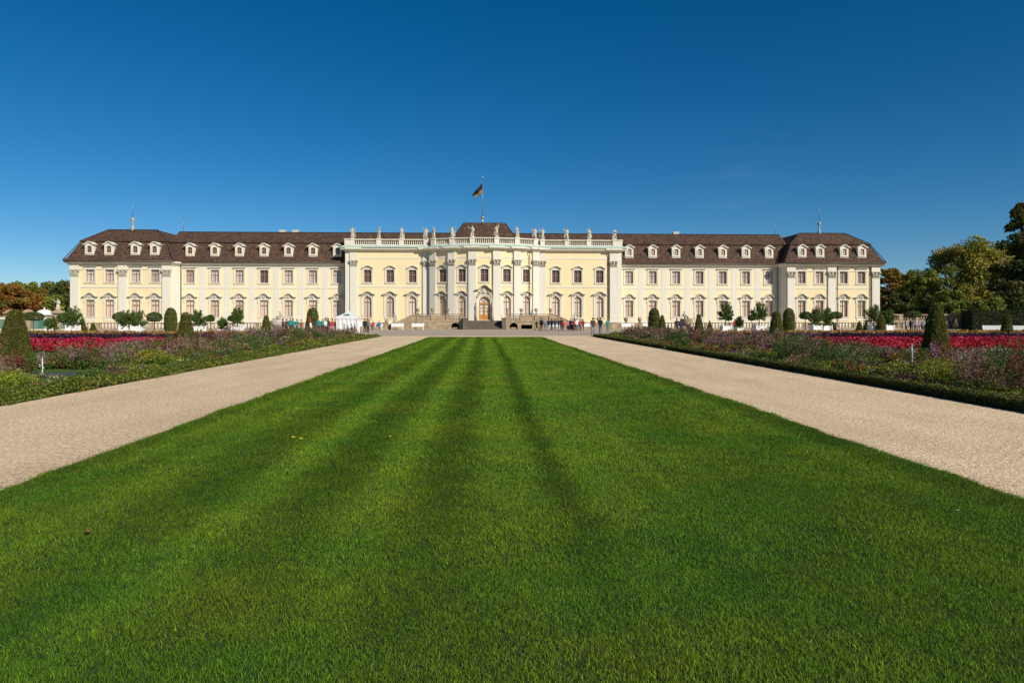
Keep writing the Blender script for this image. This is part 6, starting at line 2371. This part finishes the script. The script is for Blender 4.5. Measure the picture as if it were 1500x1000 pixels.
# ================================================================== GARDEN WALLS AND PAVILIONS AT THE SIDES
Y = 104
x0, x1 = gx(-60, Y), gx(102, Y)
w = empty('trellis_wall', ((x0 + x1) / 2, Y, 0))
tag(w, 'pale garden wall with green trellis panels and capped piers at the left', 'wall')
L = x1 - x0
mb = MB()
mb.box(-L / 2, L / 2, 0, 0.35, 0, 1.95)
obj('wall', mb.data('trellis_wall_body', 'trim_white'), w)
mb = MB()
mb.box(-L / 2 - 0.05, L / 2 + 0.05, -0.08, 0.43, 1.953, 2.06)
obj('coping', mb.data('trellis_wall_coping', 'terrace_stone'), w)
mb0 = MB()
W2, H2 = 1.1, 1.6
mb0.ring(rect_poly(0, 2 * W2 - 0.16, 0.3, H2 - 0.08), rect_poly(0, 2 * W2, 0.22, H2), -0.09, -0.03)
for k in range(-14, 15):
    for sg in (-1, 1):
        xa, xb = k * 0.16, k * 0.16 + sg * 1.3
        za, zb = 0.26, 1.56
        pts = []
        t0, t1 = 0.0, 1.0
        if xb != xa:
            ts = sorted([(-W2 + 0.05 - xa) / (xb - xa), (W2 - 0.05 - xa) / (xb - xa)])
            t0, t1 = max(0, ts[0]), min(1, ts[1])
        if t1 > t0 + 0.02:
            mb0.bar((xa + (xb - xa) * t0, -0.06 + 0.008 * sg, za + (zb - za) * t0), (xa + (xb - xa) * t1, -0.06 + 0.008 * sg, za + (zb - za) * t1), 0.018, 0.008)
tm = mb0.data('trellis_panel', 'trellis_green')
pm = MB()
pm.box(-0.55, 0.55, -0.2, 0.6, 0, 2.35)
pm.box(-0.68, 0.68, -0.33, 0.73, 2.35, 2.5)
pier_me = pm.data('pier', 'terrace_stone')
pc = MB()
pc.add([(-0.9, -0.5, 2.5), (0.9, -0.5, 2.5), (0.9, 0.9, 2.5), (-0.9, 0.9, 2.5), (-0.25, 0.1, 3.05), (0.25, 0.1, 3.05), (0.25, 0.3, 3.05), (-0.25, 0.3, 3.05)],
       [(0, 1, 5, 4), (1, 2, 6, 5), (2, 3, 7, 6), (3, 0, 4, 7), (4, 5, 6, 7), (0, 3, 2, 1)])
cap_me = pc.data('pier_cap', 'terrace_stone')
piers = [15, 40, 84]
for px in piers + [-25]:
    p = obj('pier', pier_me, w, (gx(px, Y) - (x0 + x1) / 2, 0, 0))
    obj('cap', cap_me, p)
for px in (2, 27, 53, 67, 96, -40):
    obj('trellis_panel', tm, w, (gx(px, Y) - (x0 + x1) / 2, 0, 0))
o = empty('garden_statue', (gx(84, Y), Y + 0.2, 3.05))
tag(o, 'stone statue on the capped pier beside the left end pavilion', 'statue')
f = obj('sculpted_figure', ST['turn'], o)
f.scale = (1.0, 1.0, 0.9)
o = empty('garden_kiosk', (gx(65, 125), 125, 0))
tag(o, 'little white domed kiosk behind the left trellis wall', 'kiosk')
mb = MB()
mb.lathe([(1.3, 0), (1.3, 2.3)], 8, smooth=False)
obj('wall', mb.data('kiosk_wall', 'trim_white'), o)
mb = MB()
mb.lathe([(1.6, 2.3), (1.6, 2.4), (1.3, 2.8), (0.8, 3.15), (0.3, 3.3), (0.08, 3.35), (0.1, 3.6), (0.01, 3.7)], 16)
obj('dome', mb.data('kiosk_dome', 'white_paint'), o)
Y = 108
x0, x1 = gx(1296, Y), gx(1412, Y)
w = empty('park_wall', ((x0 + x1) / 2, Y, 0))
tag(w, 'tan balustraded garden wall behind the far right crowd', 'wall')
L = x1 - x0
mb = MB()
mb.box(-L / 2, L / 2, 0, 0.4, 0, 1.45)
obj('wall', mb.data('park_wall_body', 'terrace_stone'), w)
mb = MB()
mb.box(-L / 2, L / 2, -0.05, 0.45, 2.2, 2.4)
for i in range(6):
    x = -L / 2 + L * i / 5
    mb.box(x - 0.3, x + 0.3, -0.06, 0.46, 1.45, 2.199)
obj('coping', mb.data('park_wall_rail', 'terrace_stone'), w)
mb = MB()
mb.lathe([(0.13, 1.45), (0.15, 1.7), (0.07, 2.0), (0.13, 2.2)], 8)
bme = mb.data('park_baluster', 'terrace_stone')
for i in range(5):
    for j in range(5):
        obj('baluster', bme, w, (-L / 2 + L * i / 5 + L / 5 * (j + 1) / 6, 0.2, 0))
o = empty('garden_pavilion', (gx(1415, 112), 112, 0))
tag(o, 'small dark roofed garden pavilion above the tall hedge', 'pavilion')
mb = MB()
mb.add([(-1.3, -1.3, 2.6), (1.3, -1.3, 2.6), (1.3, 1.3, 2.6), (-1.3, 1.3, 2.6), (-0.5, -0.5, 3.9), (0.5, -0.5, 3.9), (0.5, 0.5, 3.9), (-0.5, 0.5, 3.9), (0, 0, 4.4)],
       [(0, 1, 5, 4), (1, 2, 6, 5), (2, 3, 7, 6), (3, 0, 4, 7), (4, 5, 8), (5, 6, 8), (6, 7, 8), (7, 4, 8), (0, 3, 2, 1)])
obj('roof', mb.data('pavilion_top', 'hut_roof'), o)
mb = MB()
mb.box(-0.95, 0.95, -0.95, 0.95, 0, 2.6)
obj('wall', mb.data('pavilion_body', 'bark'), o)
for sx in (-1, 1):
    mb = MB()
    mb.box(sx * 1.1 - 0.07, sx * 1.1 + 0.07, -1.17, -1.03, 0, 2.6)
    obj('post', mb.data('pavilion_post', 'bark'), o)

# ------------------------------------------------------------------ leaves and a stone fallen on the lawn
for i, (px, py, m, lb, s) in enumerate([
    (430, 646, (0.55, 0.40, 0.03), 'bright yellow fallen leaf on the lawn, left of the dark mown band', 0.034), (441, 648, (0.50, 0.38, 0.03), 'second yellow fallen leaf close beside the bright one on the lawn', 0.03),
    (571, 645, (0.50, 0.36, 0.03), 'lone yellow fallen leaf on the dark mown band', 0.028), (129, 789, (0.28, 0.10, 0.03), 'brown fallen leaf on the near left lawn', 0.026),
    (1400, 757, (0.50, 0.36, 0.22), 'pale tan fallen leaf on the near right lawn', 0.035)]):
    Z = EYE / ((py - 465) / 1000)
    xc = (px - 750) / 1000 * Z
    X, YY = xc * math.cos(YAW) + Z * math.sin(YAW), Z * math.cos(YAW) - xc * math.sin(YAW)
    mname = 'fallen_leaf_%d' % i
    mat(mname, m, 0.7, 0.3, 30)
    V = []
    k = 10
    mbl = MB()
    out = [(math.cos(2 * math.pi * j / k) * s * (1 + 0.25 * math.cos(3 * 2 * math.pi * j / k)), math.sin(2 * math.pi * j / k) * s * 0.7) for j in range(k)]
    mbl.add([(0, 0, 0.004)] + [(x, y, 0.012 + 0.25 * (x * x + y * y) / s) for x, y in out] + [(0, 0, 0.0)] + [(x, y, 0.008 + 0.25 * (x * x + y * y) / s) for x, y in out],
            [(0, 1 + j, 1 + (j + 1) % k) for j in range(k)] + [(k + 1, k + 2 + (j + 1) % k, k + 2 + j) for j in range(k)] + [(1 + j, k + 2 + j, k + 2 + (j + 1) % k, 1 + (j + 1) % k) for j in range(k)])
    lo = obj('fallen_leaf', mbl.data('fallen_leaf', mname), None, (X, YY, 0.052), 0.7 * i)
    lo.rotation_euler.x = 0.25
    tag(lo, lb, 'leaf')
